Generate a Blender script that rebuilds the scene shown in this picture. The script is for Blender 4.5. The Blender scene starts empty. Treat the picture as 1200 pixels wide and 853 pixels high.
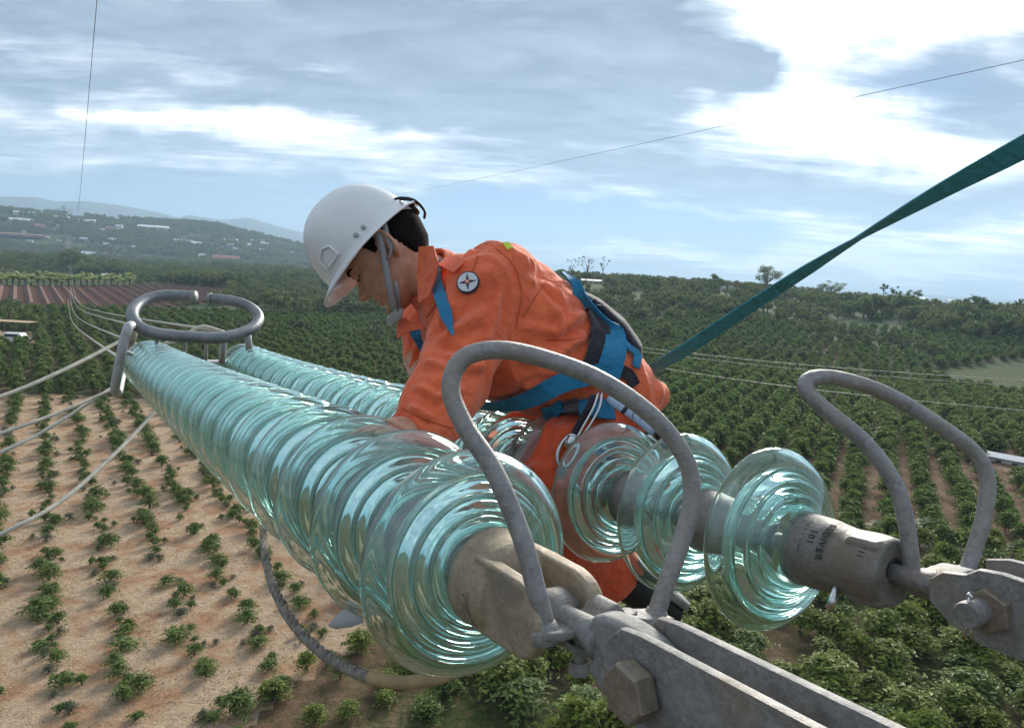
import bpy, math, random
import numpy as np
from mathutils import Vector, Matrix
from mathutils.bvhtree import BVHTree
R_ = random.Random(7)
rng = np.random.default_rng(11)
SC = bpy.context.scene
COL = SC.collection

# ------------------------------------------------------------------ camera
FPX, CX, CY = 837.0, 600.0, 426.5          # focal length and centre in photograph pixels
CAMH = 20.0
ez = np.array([.058, -1., -.1368]); ez /= np.linalg.norm(ez)
zc = np.array([0, 0, 1.]); ey = zc - zc.dot(ez) * ez; ey /= np.linalg.norm(ey)
ex = np.cross(ey, ez)
B_ = np.array([ex, ey, ez])
CAM = np.array([0, 0, CAMH])
def dirw(v): return B_ @ np.asarray(v, float)
def C3(x, y, z): return CAM + dirw((x, y, z))                       # camera-frame metres (right, down, ahead)
def PX(px, py, z): return C3((px - CX) / FPX * z, (py - CY) / FPX * z, z)
def ray(px, py):
    d = dirw(((px - CX) / FPX, (py - CY) / FPX, 1.)); return d / np.linalg.norm(d)
def proj(P):
    c = (np.asarray(P) - CAM) @ B_
    return CX + FPX * c[..., 0] / c[..., 2], CY + FPX * c[..., 1] / c[..., 2], c[..., 2]
cam_d = bpy.data.cameras.new('camera'); cam = bpy.data.objects.new('camera', cam_d); COL.objects.link(cam)
rt, up, bk = dirw((1, 0, 0)), dirw((0, -1, 0)), dirw((0, 0, -1))
cam.matrix_world = Matrix(((rt[0], up[0], bk[0], 0), (rt[1], up[1], bk[1], 0), (rt[2], up[2], bk[2], CAMH), (0, 0, 0, 1)))
cam_d.sensor_width = 36; cam_d.lens = FPX / 1200 * 36; cam_d.clip_end = 40000; cam_d.clip_start = .02
SC.camera = cam

# ------------------------------------------------------------------ light, sky, exposure
SC.view_settings.view_transform = 'Standard'; SC.view_settings.look = 'None'; SC.view_settings.gamma = 1
SC.view_settings.exposure = 1.5
SC.cycles.max_bounces = 20; SC.cycles.transmission_bounces = 20; SC.cycles.glossy_bounces = 6; SC.cycles.diffuse_bounces = 3
SC.cycles.transparent_max_bounces = 8; SC.cycles.volume_bounces = 0
SUNDIR = ray(930, -60)
sun_el = math.asin(SUNDIR[2]); sun_az = math.atan2(SUNDIR[0], SUNDIR[1])
sl = bpy.data.lights.new('sun', 'SUN'); sl.energy = 3.0; sl.angle = math.radians(22); sl.color = (1, .94, .84)
so = bpy.data.objects.new('sun', sl); COL.objects.link(so)
so.rotation_euler = Vector(SUNDIR).to_track_quat('Z', 'Y').to_euler(); so.location = (0, 0, 60)

class NT:
    def __init__(s, tree): s.t = tree; s.t.nodes.clear()
    def n(s, typ, **kw):
        nd = s.t.nodes.new(typ)
        for k, v in kw.items(): setattr(nd, k, v)
        return nd
    def put(s, sock, v):
        if v is None: return
        if isinstance(v, bpy.types.NodeSocket): s.t.links.new(v, sock)
        elif hasattr(sock.default_value, '__len__') and not hasattr(v, '__len__'): sock.default_value = (v,) * len(sock.default_value)
        elif hasattr(v, '__len__') and len(v) == 3 and len(sock.default_value) == 4: sock.default_value = (*v, 1)
        else: sock.default_value = v
    def m(s, op, a, b=None, c=None, clamp=False):
        nd = s.n('ShaderNodeMath', operation=op); nd.use_clamp = clamp
        s.put(nd.inputs[0], a); s.put(nd.inputs[1], b); s.put(nd.inputs[2], c); return nd.outputs[0]
    def v(s, op, a, b=None, sc=None):
        nd = s.n('ShaderNodeVectorMath', operation=op); s.put(nd.inputs[0], a); s.put(nd.inputs[1], b)
        if sc is not None: s.put(nd.inputs['Scale'], sc)
        return nd.outputs['Value'] if op in ('DOT_PRODUCT', 'LENGTH') else nd.outputs[0]
    def noise(s, vec, scale, detail=4, rough=.5, dist=0., col=False):
        nd = s.n('ShaderNodeTexNoise'); s.put(nd.inputs['Vector'], vec); nd.inputs['Scale'].default_value = scale
        nd.inputs['Detail'].default_value = detail; nd.inputs['Roughness'].default_value = rough; nd.inputs['Distortion'].default_value = dist
        return nd.outputs['Color'] if col else nd.outputs['Fac']
    def mix(s, f, a, b):
        nd = s.n('ShaderNodeMix', data_type='RGBA'); s.put(nd.inputs[0], f); s.put(nd.inputs[6], a); s.put(nd.inputs[7], b); return nd.outputs[2]
    def ramp(s, f, lo, hi, a=0., b=1., smooth=True):
        nd = s.n('ShaderNodeMapRange'); nd.interpolation_type = 'SMOOTHSTEP' if smooth else 'LINEAR'
        s.put(nd.inputs[0], f); s.put(nd.inputs[1], lo); s.put(nd.inputs[2], hi); s.put(nd.inputs[3], a); s.put(nd.inputs[4], b); return nd.outputs[0]
    def mapping(s, vec, scale=(1, 1, 1), rot=(0, 0, 0), loc=(0, 0, 0)):
        nd = s.n('ShaderNodeMapping'); s.put(nd.inputs[0], vec); nd.inputs[1].default_value = loc; nd.inputs[2].default_value = rot; nd.inputs[3].default_value = scale; return nd.outputs[0]

W = bpy.data.worlds.new('World'); SC.world = W; W.use_nodes = True
w = NT(W.node_tree)
gen = w.n('ShaderNodeTexCoord').outputs['Generated']
sky = w.n('ShaderNodeTexSky', sky_type='NISHITA'); sky.sun_disc = False; sky.sun_elevation = sun_el; sky.sun_rotation = sun_az
sky.air_density = 1.0; sky.dust_density = 0.1; sky.ozone_density = 3.0
sep = w.n('ShaderNodeSeparateXYZ'); w.put(sep.inputs[0], gen)
zz = w.m('MAXIMUM', sep.outputs[2], 0.0)
den = w.m('ADD', zz, .10)
comb = w.n('ShaderNodeCombineXYZ'); w.put(comb.inputs[0], w.m('DIVIDE', sep.outputs[0], den)); w.put(comb.inputs[1], w.m('DIVIDE', sep.outputs[1], den))
P_ = comb.outputs[0]
Pr = w.mapping(P_, (.7, 1.35, 1), (0, 0, math.radians(-12)))
warp = w.v('MULTIPLY', w.v('SUBTRACT', w.noise(gen, 6, 4, .55, col=True), (.5, .5, .5)), (.22, .22, .10))
gw = w.v('ADD', gen, warp)
n1 = w.noise(Pr, 1.5, 9, .56, .35)
n2 = w.noise(w.mapping(P_, (.55, 1.9, 1), (0, 0, math.radians(-10)), (3, 7, 0)), 2.6, 8, .6, .3)
n4 = w.noise(w.mapping(P_, (.8, 2.6, 1), (0, 0, math.radians(-9)), (1, 5, 0)), 5.5, 8, .62, .5)
n3 = w.noise(w.mapping(P_, (.8, 1.1, 1), (0, 0, 0), (9, 2, 0)), .8, 3, .5)
def blob(px, py, sx, sy, rot=0, warped=True, k=1.):
    c = ray(px, py); a = ray(px + math.cos(rot), py + math.sin(rot)) - c; a /= np.linalg.norm(a); b = np.cross(c, a)
    d = gw if warped else gen
    u = w.m('DIVIDE', w.v('DOT_PRODUCT', d, tuple(a)), sx / FPX); vv = w.m('DIVIDE', w.v('DOT_PRODUCT', d, tuple(b)), sy / FPX)
    q = w.m('ADD', w.m('MULTIPLY', u, u), w.m('MULTIPLY', vv, vv))
    e = w.m('POWER', 2.71828, w.m('MULTIPLY', q, -1.))
    return w.m('MULTIPLY', w.m('MULTIPLY', e, w.m('GREATER_THAN', w.v('DOT_PRODUCT', d, tuple(c)), 0.)), k)
def bsum(L):
    o = L[0]
    for x in L[1:]: o = w.m('ADD', o, x)
    return o
# how bright the cloud is: -dark masses, +bright ones
dark = bsum([blob(560, 100, 290, 62, .05, k=1.0), blob(700, 60, 120, 110, .3, k=.9), blob(760, 215, 260, 42, .05, k=.95),
             blob(1080, 235, 190, 28, .05, k=.8), blob(865, 78, 36, 26, .0, k=1.7), blob(1135, 108, 120, 38, .05, k=1.15),
             blob(200, 105, 260, 22, .08, k=.55), blob(60, 20, 220, 45, .1, k=.8), blob(60, 225, 260, 30, .05, k=.75), blob(300, 232, 300, 22, .03, k=.55), blob(430, 20, 260, 36, .02, k=.6)])
glow = bsum([blob(960, 60, 230, 105, .15, k=1.15), blob(1010, 165, 230, 40, .1, k=.95), blob(840, 160, 60, 40, .1, k=.6)])
lite = bsum([blob(190, 68, 130, 18, .10, k=.8), blob(350, 62, 60, 16, .2, k=.4), blob(120, 140, 200, 11, .05, k=.6), blob(160, 185, 260, 9, .05, k=.4), blob(380, 150, 200, 10, .08, k=.5), blob(520, 185, 260, 16, .12, k=.6), blob(640, 225, 240, 9, .13, k=.6),
             blob(1050, 292, 300, 34, .04, k=.95), blob(700, 300, 330, 18, .03, k=.75), blob(480, 240, 200, 10, .1, k=.45), blob(560, 160, 330, 9, .12, k=.5), blob(900, 250, 200, 6, .1, k=.5)])
s_ = w.m('ADD', w.m('ADD', w.ramp(n1, .34, .68), w.m('MULTIPLY', w.m('SUBTRACT', n2, .5), 2.2)), w.m('ADD', w.m('MULTIPLY', w.m('SUBTRACT', n3, .5), .4), w.m('MULTIPLY', w.m('SUBTRACT', n4, .5), 1.1)))
s_ = w.m('SUBTRACT', w.m('ADD', w.m('ADD', w.m('MULTIPLY', s_, .66), .10), lite), w.m('MULTIPLY', dark, .60))
s_ = w.m('ADD', s_, w.m('MULTIPLY', glow, w.m('SUBTRACT', 1.3, w.m('MULTIPLY', dark, 1.1))))
n5 = w.noise(w.mapping(P_, (.9, 1.5, 1), (0, 0, math.radians(-15)), (5, 5, 2)), 2.6, 9, .62, .4)
s_ = w.m('ADD', w.m('MAXIMUM', s_, .06), w.m('MULTIPLY', w.m('SUBTRACT', n5, .46), 1.0))
cr = w.n('ShaderNodeValToRGB'); w.put(cr.inputs[0], w.m('DIVIDE', s_, 1.6, clamp=True))
e = cr.color_ramp.elements; e[0].position = 0; e[0].color = (.078, .097, .128, 1); e[1].position = 1; e[1].color = (1.7, 1.64, 1.52, 1)
for p, c in ((.12, (.128, .153, .190)), (.28, (.205, .235, .272)), (.45, (.335, .355, .375)), (.62, (.52, .525, .525)), (.8, (.90, .88, .85))):
    q = e.new(p); q.color = (*c, 1)
cover = w.m('ADD', w.ramp(w.m('ADD', w.m('MULTIPLY', n2, .6), w.m('MULTIPLY', n1, .4)), .15, .38), 0.68, clamp=True)
gap = bsum([blob(660, 254, 190, 15, .09, k=2.2), blob(780, 270, 105, 18, .02, k=2.2), blob(590, 277, 100, 13, .1, k=1.6), blob(420, 262, 160, 20, .1, k=.25),
            blob(60, 222, 240, 26, .03, k=.35), blob(1080, 112, 70, 22, 0, k=.25)])
gapn = w.m('MULTIPLY', gap, w.ramp(w.m('ADD', w.m('MULTIPLY', n2, .5), w.m('MULTIPLY', n4, .5)), .68, .55), clamp=True)
cover = w.m('MULTIPLY', cover, w.m('SUBTRACT', 1.0, gapn, clamp=True), clamp=True)
horizon_veil = w.ramp(sep.outputs[2], .0, .05, .85, 0.)
cover = w.m('MAXIMUM', cover, horizon_veil)
b1 = w.n('ShaderNodeBackground'); w.put(b1.inputs[0], w.v('MULTIPLY', sky.outputs[0], (.10, .27, .62))); b1.inputs[1].default_value = .055
b2 = w.n('ShaderNodeBackground'); w.put(b2.inputs[0], cr.outputs[0]); b2.inputs[1].default_value = 1.0
ms = w.n('ShaderNodeMixShader'); w.put(ms.inputs[0], cover); w.t.links.new(b1.outputs[0], ms.inputs[1]); w.t.links.new(b2.outputs[0], ms.inputs[2])
wo = w.n('ShaderNodeOutputWorld'); w.t.links.new(ms.outputs[0], wo.inputs[0])
W.cycles.sampling_method = 'MANUAL'; W.cycles.sample_map_resolution = 1024

# ------------------------------------------------------------------ helpers
def tag(o, label=None, cat=None, group=None, kind=None):
    if label: o['label'] = label
    if cat: o['category'] = cat
    if group: o['group'] = group
    if kind: o['kind'] = kind
    return o
WL = {}
def empty(name, loc, label, cat, group=None):
    o = bpy.data.objects.new(name, None); COL.objects.link(o); o.location = Vector(loc); WL[o.name] = np.array(loc, float)
    o.empty_display_size = .1
    return tag(o, label, cat, group)
class MB:
    def __init__(s): s.v = []; s.f = []; s.mi = []; s.cm = 0
    def add(s, vs, fs):
        b = len(s.v); s.v += [tuple(map(float, p)) for p in vs]; s.f += [tuple(b + i for i in q) for q in fs]; s.mi += [s.cm] * len(fs); return b
    def tube(s, pts, r, seg=12, cap=True, flat=None):
        pts = [np.asarray(p, float) for p in pts]; n = len(pts)
        r = [r] * n if not hasattr(r, '__len__') else list(r)
        t = [pts[min(i + 1, n - 1)] - pts[max(i - 1, 0)] for i in range(n)]; t = [x / (np.linalg.norm(x) + 1e-12) for x in t]
        ref = np.array([0, 0, 1.]) if abs(t[0][2]) < .9 else np.array([1., 0, 0])
        u = np.cross(t[0], ref); u /= np.linalg.norm(u); vs = []
        for i in range(n):
            u = u - u.dot(t[i]) * t[i]; u /= np.linalg.norm(u); v = np.cross(t[i], u)
            for k in range(seg):
                a = 2 * math.pi * k / seg
                vs.append(pts[i] + r[i] * (math.cos(a) * u + math.sin(a) * v))
        fs = [(i * seg + k, i * seg + (k + 1) % seg, (i + 1) * seg + (k + 1) % seg, (i + 1) * seg + k) for i in range(n - 1) for k in range(seg)]
        if cap: fs += [tuple(range(seg))[::-1], tuple((n - 1) * seg + k for k in range(seg))]
        s.add(vs, fs); return s
    def loft(s, secs, ref, seg=28, p=2.0):
        """secs: (centre, half-width across, half-width along ref); closed elliptical tube with domed ends"""
        c = [np.asarray(q[0], float) for q in secs]; n = len(c); vs = []
        for i in range(n):
            t = c[min(i + 1, n - 1)] - c[max(i - 1, 0)]; t /= np.linalg.norm(t)
            w_ = np.asarray(ref, float); w_ = w_ - w_.dot(t) * t; w_ /= np.linalg.norm(w_); u = np.cross(t, w_)
            for k in range(seg):
                a = 2 * math.pi * k / seg; ca, sa = math.cos(a), math.sin(a)
                ca = math.copysign(abs(ca) ** (2 / p), ca); sa = math.copysign(abs(sa) ** (2 / p), sa)
                vs.append(c[i] + secs[i][1] * ca * u + secs[i][2] * sa * w_)
        fs = [(i * seg + k, i * seg + (k + 1) % seg, (i + 1) * seg + (k + 1) % seg, (i + 1) * seg + k) for i in range(n - 1) for k in range(seg)]
        fs += [tuple(range(seg))[::-1], tuple((n - 1) * seg + k for k in range(seg))]
        s.add(vs, fs); return s
    def lathe(s, prof, O, A, seg=48, closed=False, arc=None):
        """prof: (radius, distance along A)"""
        A = np.asarray(A, float); A = A / np.linalg.norm(A); O = np.asarray(O, float)
        ref = np.array([0, 0, 1.]) if abs(A[2]) < .9 else np.array([1., 0, 0]); u = np.cross(A, ref); u /= np.linalg.norm(u); v = np.cross(A, u)
        vs = []
        for r, x in prof:
            for k in range(seg):
                a = 2 * math.pi * k / seg; vs.append(O + A * x + r * (math.cos(a) * u + math.sin(a) * v))
        n = len(prof); rr = n if closed else n - 1
        fs = [(i * seg + k, i * seg + (k + 1) % seg, ((i + 1) % n) * seg + (k + 1) % seg, ((i + 1) % n) * seg + k) for i in range(rr) for k in range(seg)]
        if not closed: fs += [tuple(range(seg))[::-1], tuple((n - 1) * seg + k for k in range(seg))]
        s.add(vs, fs); return s
    def prism(s, poly, O, U, V, N, h, bev=0.):
        """2D polygon (u,v) extruded by h along N, centred on O, optional bevelled edge"""
        O, U, V, N = [np.asarray(q, float) for q in (O, U, V, N)]; n = len(poly); c = np.mean(poly, 0)
        L = []
        if bev: 
            for k_, z in ((1, -h / 2), (0, -h / 2 + bev), (0, h / 2 - bev), (1, h / 2)):
                for p in poly:
                    d = np.array(p) - c; ln = np.linalg.norm(d); q = np.array(p) - d / ln * bev * k_
                    L.append(O + U * q[0] + V * q[1] + N * z)
            m = 4
        else:
            for z in (-h / 2, h / 2):
                for p in poly: L.append(O + U * p[0] + V * p[1] + N * z)
            m = 2
        fs = [(i * n + k, i * n + (k + 1) % n, (i + 1) * n + (k + 1) % n, (i + 1) * n + k) for i in range(m - 1) for k in range(n)]
        fs += [tuple(range(n))[::-1], tuple((m - 1) * n + k for k in range(n))]
        s.add(L, fs); return s
    def box(s, O, U, V, N, a, b, c, bev=0.):
        return s.prism([(-a / 2, -b / 2), (a / 2, -b / 2), (a / 2, b / 2), (-a / 2, b / 2)], O, U, V, N, c, bev)
    def ribbon(s, pts, wid, thick, nrm):
        """strap through pts; wid: vectors of half width; nrm: outward normals"""
        vs = []
        for p, a, n in zip(pts, wid, nrm):
            p, a, n = map(lambda q: np.asarray(q, float), (p, a, n)); n = n / np.linalg.norm(n) * thick
            vs += [p - a, p + a, p + a + n, p - a + n]
        m = len(pts); fs = []
        for i in range(m - 1):
            for k in range(4): fs.append((4 * i + k, 4 * i + (k + 1) % 4, 4 * i + 4 + (k + 1) % 4, 4 * i + 4 + k))
        fs += [(3, 2, 1, 0), tuple(4 * (m - 1) + k for k in range(4))]
        s.add(vs, fs); return s
    def build(s, name, mat, parent=None, smooth=True, angle=None, absolute=True):
        me = bpy.data.meshes.new(name)
        off = WL.get(parent.name, np.zeros(3)) if (parent is not None and absolute) else np.zeros(3)
        V = np.array(s.v) - off
        me.from_pydata(V.tolist(), [], s.f)
        for m_ in (mat if isinstance(mat, (list, tuple)) else [mat]): me.materials.append(m_)
        if any(s.mi): me.polygons.foreach_set('material_index', s.mi)
        me.validate(); me.update()
        import bmesh
        bm = bmesh.new(); bm.from_mesh(me); bmesh.ops.recalc_face_normals(bm, faces=bm.faces)
        if smooth and angle:
            for ed in bm.edges:
                if len(ed.link_faces) == 2 and ed.calc_face_angle(0) > math.radians(angle): ed.smooth = False
        for f in bm.faces: f.smooth = smooth
        bm.to_mesh(me); bm.free()
        o = bpy.data.objects.new(name, me); COL.objects.link(o)
        if parent is not None: o.parent = parent
        WL[o.name] = off if parent is not None else np.zeros(3)
        return o
def spline(pts, n):
    """Catmull-Rom through pts"""
    P = np.array(pts, float); P = np.vstack([2 * P[0] - P[1], P, 2 * P[-1] - P[-2]]); out = []
    m = len(P) - 3
    for i in range(n + 1):
        t = i / n * m; k = min(int(t), m - 1); t -= k; a, b, c, d = P[k:k + 4]
        out.append(.5 * ((2 * b) + (-a + c) * t + (2 * a - 5 * b + 4 * c - d) * t * t + (-a + 3 * b - 3 * c + d) * t ** 3))
    return np.array(out)

# ------------------------------------------------------------------ materials
MATS = {}
def bsdf(name):
    m_ = bpy.data.materials.new(name); m_.use_nodes = True; t = NT(m_.node_tree)
    out = t.n('ShaderNodeOutputMaterial'); b = t.n('ShaderNodeBsdfPrincipled'); t.t.links.new(b.outputs[0], out.inputs[0])
    MATS[name] = m_; return m_, t, b, out
def simple(name, col, rough=.6, metal=0., noise=None, amt=.15, bump=0., bscale=None, dark=None, spec=.5):
    m_, t, b, out = bsdf(name); co = t.n('ShaderNodeTexCoord').outputs['Object']
    b.inputs['Roughness'].default_value = rough; b.inputs['Metallic'].default_value = metal; b.inputs['Specular IOR Level'].default_value = spec
    if noise:
        n = t.noise(co, noise, 6, .6); d = dark or tuple(c * (1 - amt * 2) for c in col)
        t.put(b.inputs['Base Color'], t.mix(t.ramp(n, .35, .65), d, col))
    else: b.inputs['Base Color'].default_value = (*col, 1)
    if bump:
        bp = t.n('ShaderNodeBump'); bp.inputs['Strength'].default_value = 1; bp.inputs['Distance'].default_value = bump
        t.put(bp.inputs['Height'], t.noise(co, bscale or noise or 50, 5, .6)); t.t.links.new(bp.outputs[0], b.inputs['Normal'])
    return m_
def metal_mat(name, c1, c2, c3, rough=.5, metal=.35, sc=1.):
    """galvanised / oxidised steel: two greys mottled, rust-coloured blotches, fine grain"""
    m_, t, b, out = bsdf(name); co = t.n('ShaderNodeTexCoord').outputs['Object']
    a = t.noise(co, 22 * sc, 6, .65); f = t.noise(co, 220 * sc, 4, .7); g = t.noise(t.mapping(co, loc=(3, 1, 2)), 9 * sc, 5, .6)
    c = t.mix(t.ramp(t.m('ADD', t.m('MULTIPLY', a, .7), t.m('MULTIPLY', f, .3)), .38, .62), c1, c2)
    vo = t.n('ShaderNodeTexVoronoi'); t.put(vo.inputs[0], co); vo.inputs['Scale'].default_value = 170 * sc; vs_ = t.n('ShaderNodeSeparateColor'); t.put(vs_.inputs[0], vo.outputs['Color'])
    c = t.mix(t.m('MULTIPLY', vs_.outputs[0], .28), c, tuple(q * 1.7 for q in c2))
    c = t.mix(t.ramp(g, .50, .70, 0, .8), c, c3); c = t.mix(t.ramp(t.noise(t.mapping(co, (1, 1, 5)), 60 * sc, 3, .6), .60, .66, 0, .35), c, tuple(min(1, q * 1.6) for q in c2)); t.put(b.inputs['Base Color'], c)
    t.put(b.inputs['Roughness'], t.ramp(a, .3, .7, rough - .1, rough + .15)); b.inputs['Metallic'].default_value = metal
    bp = t.n('ShaderNodeBump'); bp.inputs['Distance'].default_value = .0011; bp.inputs['Strength'].default_value = .9
    t.put(bp.inputs['Height'], t.m('ADD', f, t.m('MULTIPLY', a, 2.))); t.t.links.new(bp.outputs[0], b.inputs['Normal'])
    return m_
M_galv = metal_mat('galvanised steel', (.15, .148, .145), (.245, .24, .232), (.22, .145, .085), .6, .1)
M_horn = metal_mat('dull grey tube', (.20, .195, .193), (.285, .28, .275), (.25, .22, .19), .5, .25)
M_tan = metal_mat('tan stained cast iron', (.26, .20, .135), (.345, .28, .20), (.19, .16, .125), .6, .1)
M_cap = metal_mat('grey cast cap', (.145, .137, .127), (.21, .20, .185), (.19, .15, .11), .55, .2)
M_bolt = metal_mat('rusty bolt', (.17, .135, .10), (.24, .20, .16), (.19, .10, .06), .55, .3)
M_ring = metal_mat('grey corona ring', (.14, .155, .165), (.20, .215, .225), (.3, .3, .3), .45, .3)
M_alu = metal_mat('weathered white metal', (.36, .37, .38), (.46, .47, .48), (.3, .28, .25), .5, .2)
M_steel = simple('polished carabiner steel', (.6, .6, .6), .22, 1.0)
M_black = simple('black rubber', (.012, .012, .013), .6, bump=.0005, bscale=80)
M_rope = simple('grey fibre rope', (.27, .24, .20), .9, noise=60, amt=.25, bump=.0008, bscale=300)
M_rope2 = simple('cream rope', (.66, .62, .53), .9, noise=14, amt=.12, bump=.001, bscale=200)
M_sleeve = simple('tan hose sleeve', (.42, .29, .15), .6, noise=40, amt=.12)
M_wire = simple('aluminium conductor', (.50, .47, .40), .5, .3)
M_wired = simple('dark overhead wire', (.12, .12, .13), .6)
def glass():
    m_ = bpy.data.materials.new('sea green toughened glass'); m_.use_nodes = True; t = NT(m_.node_tree); out = t.n('ShaderNodeOutputMaterial')
    g = t.n('ShaderNodeBsdfGlass'); g.inputs['IOR'].default_value = 1.5; g.inputs['Roughness'].default_value = .0; g.inputs['Color'].default_value = (.93, .99, .985, 1)
    co = t.n('ShaderNodeTexCoord').outputs['Object']
    bp = t.n('ShaderNodeBump'); bp.inputs['Strength'].default_value = .2; bp.inputs['Distance'].default_value = .0003
    t.put(bp.inputs['Height'], t.noise(co, 26, 2, .4)); t.t.links.new(bp.outputs[0], g.inputs['Normal'])
    df = t.n('ShaderNodeBsdfDiffuse'); df.inputs[0].default_value = (.72, .84, .81, 1)
    mx = t.n('ShaderNodeMixShader'); t.put(mx.inputs[0], t.ramp(t.noise(co, 9, 4, .6), .3, .7, .025, .08))
    t.t.links.new(g.outputs[0], mx.inputs[1]); t.t.links.new(df.outputs[0], mx.inputs[2]); t.t.links.new(mx.outputs[0], out.inputs[0])
    va = t.n('ShaderNodeVolumeAbsorption'); va.inputs[0].default_value = (.26, .93, .83, 1); va.inputs[1].default_value = 7.5
    t.t.links.new(va.outputs[0], out.inputs['Volume']); return m_
M_glass = glass()
def cloth(name, c, c2=None, rough=.85, weave=900, fuzz=.3):
    m_, t, b, out = bsdf(name); co = t.n('ShaderNodeTexCoord').outputs['Object']
    n = t.noise(co, 9, 6, .6); f = t.noise(co, 60, 4, .6)
    t.put(b.inputs['Base Color'], t.mix(t.ramp(t.m('ADD', t.m('MULTIPLY', n, .6), t.m('MULTIPLY', f, .4)), .38, .62), c2 or tuple(q * .8 for q in c), c))
    b.inputs['Roughness'].default_value = rough; b.inputs['Sheen Weight'].default_value = fuzz; b.inputs['Specular IOR Level'].default_value = .2
    h = t.m('ADD', t.m('MULTIPLY', t.noise(co, weave, 2, .5), .25), t.m('SUBTRACT', t.m('MULTIPLY', t.noise(t.mapping(co, (1, 1, 1.6)), 28, 4, .55, .6), 2.5), t.m('MULTIPLY', t.m('ABSOLUTE', t.m('SUBTRACT', t.noise(t.mapping(co, (1, 1.3, .8)), 11, 3, .5, .8), .5)), 9.)))
    bp = t.n('ShaderNodeBump'); bp.inputs['Distance'].default_value = .0022; bp.inputs['Strength'].default_value = .9
    t.put(bp.inputs['Height'], h); t.t.links.new(bp.outputs[0], b.inputs['Normal']); return m_
M_orange = cloth('orange work cloth', (.90, .185, .075), (.78, .14, .055))
M_orange2 = cloth('orange work cloth, trousers', (.70, .10, .035), (.58, .08, .028))
M_blue = cloth('blue harness webbing', (.03, .235, .42), (.022, .18, .34), .7, 500, .1)
M_teal = cloth('teal sling webbing', (.07, .32, .38), (.055, .27, .32), .7, 500, .1)
M_pad = cloth('dark padding', (.035, .03, .042), (.022, .02, .028), .8)
M_label = simple('pale blue sewn label', (.45, .56, .72), .6, noise=30, amt=.06)
M_white = simple('white hard hat shell', (.82, .83, .84), .3, noise=12, amt=.03)
M_brim = simple('hat underside', (.6, .6, .61), .5)
M_strap = simple('grey chin strap', (.30, .31, .33), .7, bump=.0004, bscale=500)
M_clear = simple('pale plastic', (.4, .4, .4), .35)
M_hair = simple('black hair', (.012, .011, .011), .9, spec=.05, bump=.003, bscale=160)
M_yel = simple('yellow reflective tab', (.62, .70, .05), .4)
M_patchw = simple('white patch cloth', (.68, .68, .72), .8); M_patchk = simple('navy patch thread', (.03, .035, .07), .8); M_patcho = simple('orange patch thread', (.7, .2, .06), .8)
M_eye = simple('eye white', (.55, .5, .47), .3); M_iris = simple('dark iris', (.02, .012, .008), .2)
def skin():
    m_, t, b, out = bsdf('skin'); co = t.n('ShaderNodeTexCoord').outputs['Object']
    t.put(b.inputs['Base Color'], t.mix(t.ramp(t.noise(co, 22, 5, .6), .35, .65), (.50, .245, .155), (.66, .36, .245)))
    b.inputs['Roughness'].default_value = .5; b.inputs['Subsurface Weight'].default_value = .12; b.inputs['Subsurface Scale'].default_value = .01; b.inputs['Subsurface Radius'].default_value = (1, .3, .15)
    bp = t.n('ShaderNodeBump'); bp.inputs['Distance'].default_value = .0006; t.put(bp.inputs['Height'], t.noise(co, 240, 3, .6)); t.t.links.new(bp.outputs[0], b.inputs['Normal']); return m_
M_skin = skin()

# ================================================================== THE LAND
def az_of(px):
    """azimuth (from +Y towards +X) of the horizon point in photograph column px"""
    lo, hi = 0., 853.
    for _ in range(40):
        mid = (lo + hi) / 2
        if ray(px, mid)[2] > 0: lo = mid
        else: hi = mid
    d = ray(px, lo); return math.atan2(d[0], d[1]), lo
_px = np.arange(-700, 1901, 20.); _az = np.array([az_of(p)[0] for p in _px]); _hy = np.array([az_of(p)[1] for p in _px])
def px_of_az(a): return np.interp(a, _az, _px)
def sst(a, b, x): t = np.clip((x - a) / (b - a), 0, 1); return t * t * (3 - 2 * t)
def vnoise(x, y, s, seed=0):
    """smooth value noise"""
    x = np.asarray(x) / s; y = np.asarray(y) / s; xi = np.floor(x); yi = np.floor(y); fx = x - xi; fy = y - yi
    def h(i, j): v = np.sin(i * 127.1 + j * 311.7 + seed * 74.7) * 43758.5453; return v - np.floor(v)
    ux = fx * fx * (3 - 2 * fx); uy = fy * fy * (3 - 2 * fy)
    return (h(xi, yi) * (1 - ux) + h(xi + 1, yi) * ux) * (1 - uy) + (h(xi, yi + 1) * (1 - ux) + h(xi + 1, yi + 1) * ux) * uy
HILL = ([-700, 0, 60, 135, 210, 255, 300, 330, 360, 420, 500, 620, 2000], [246, 245.5, 248.5, 254, 260, 263, 274, 281, 288, 301, 312, 322, 380])
MTN = ([-700, -200, 0, 45, 69, 99, 135, 180, 210, 222, 258, 291, 315, 345, 380, 440, 520, 2000], [240, 236, 233, 234, 239, 238, 242, 250, 257, 254, 260, 257, 264, 272, 280, 297, 312, 380])
RIDGE = ([-700, 380, 470, 560, 620, 700, 800, 900, 1000, 1100, 1200, 1900], [0, 0, 6, 11, 14.5, 15, 15, 14, 12.5, 11.5, 11.5, 12])
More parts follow.
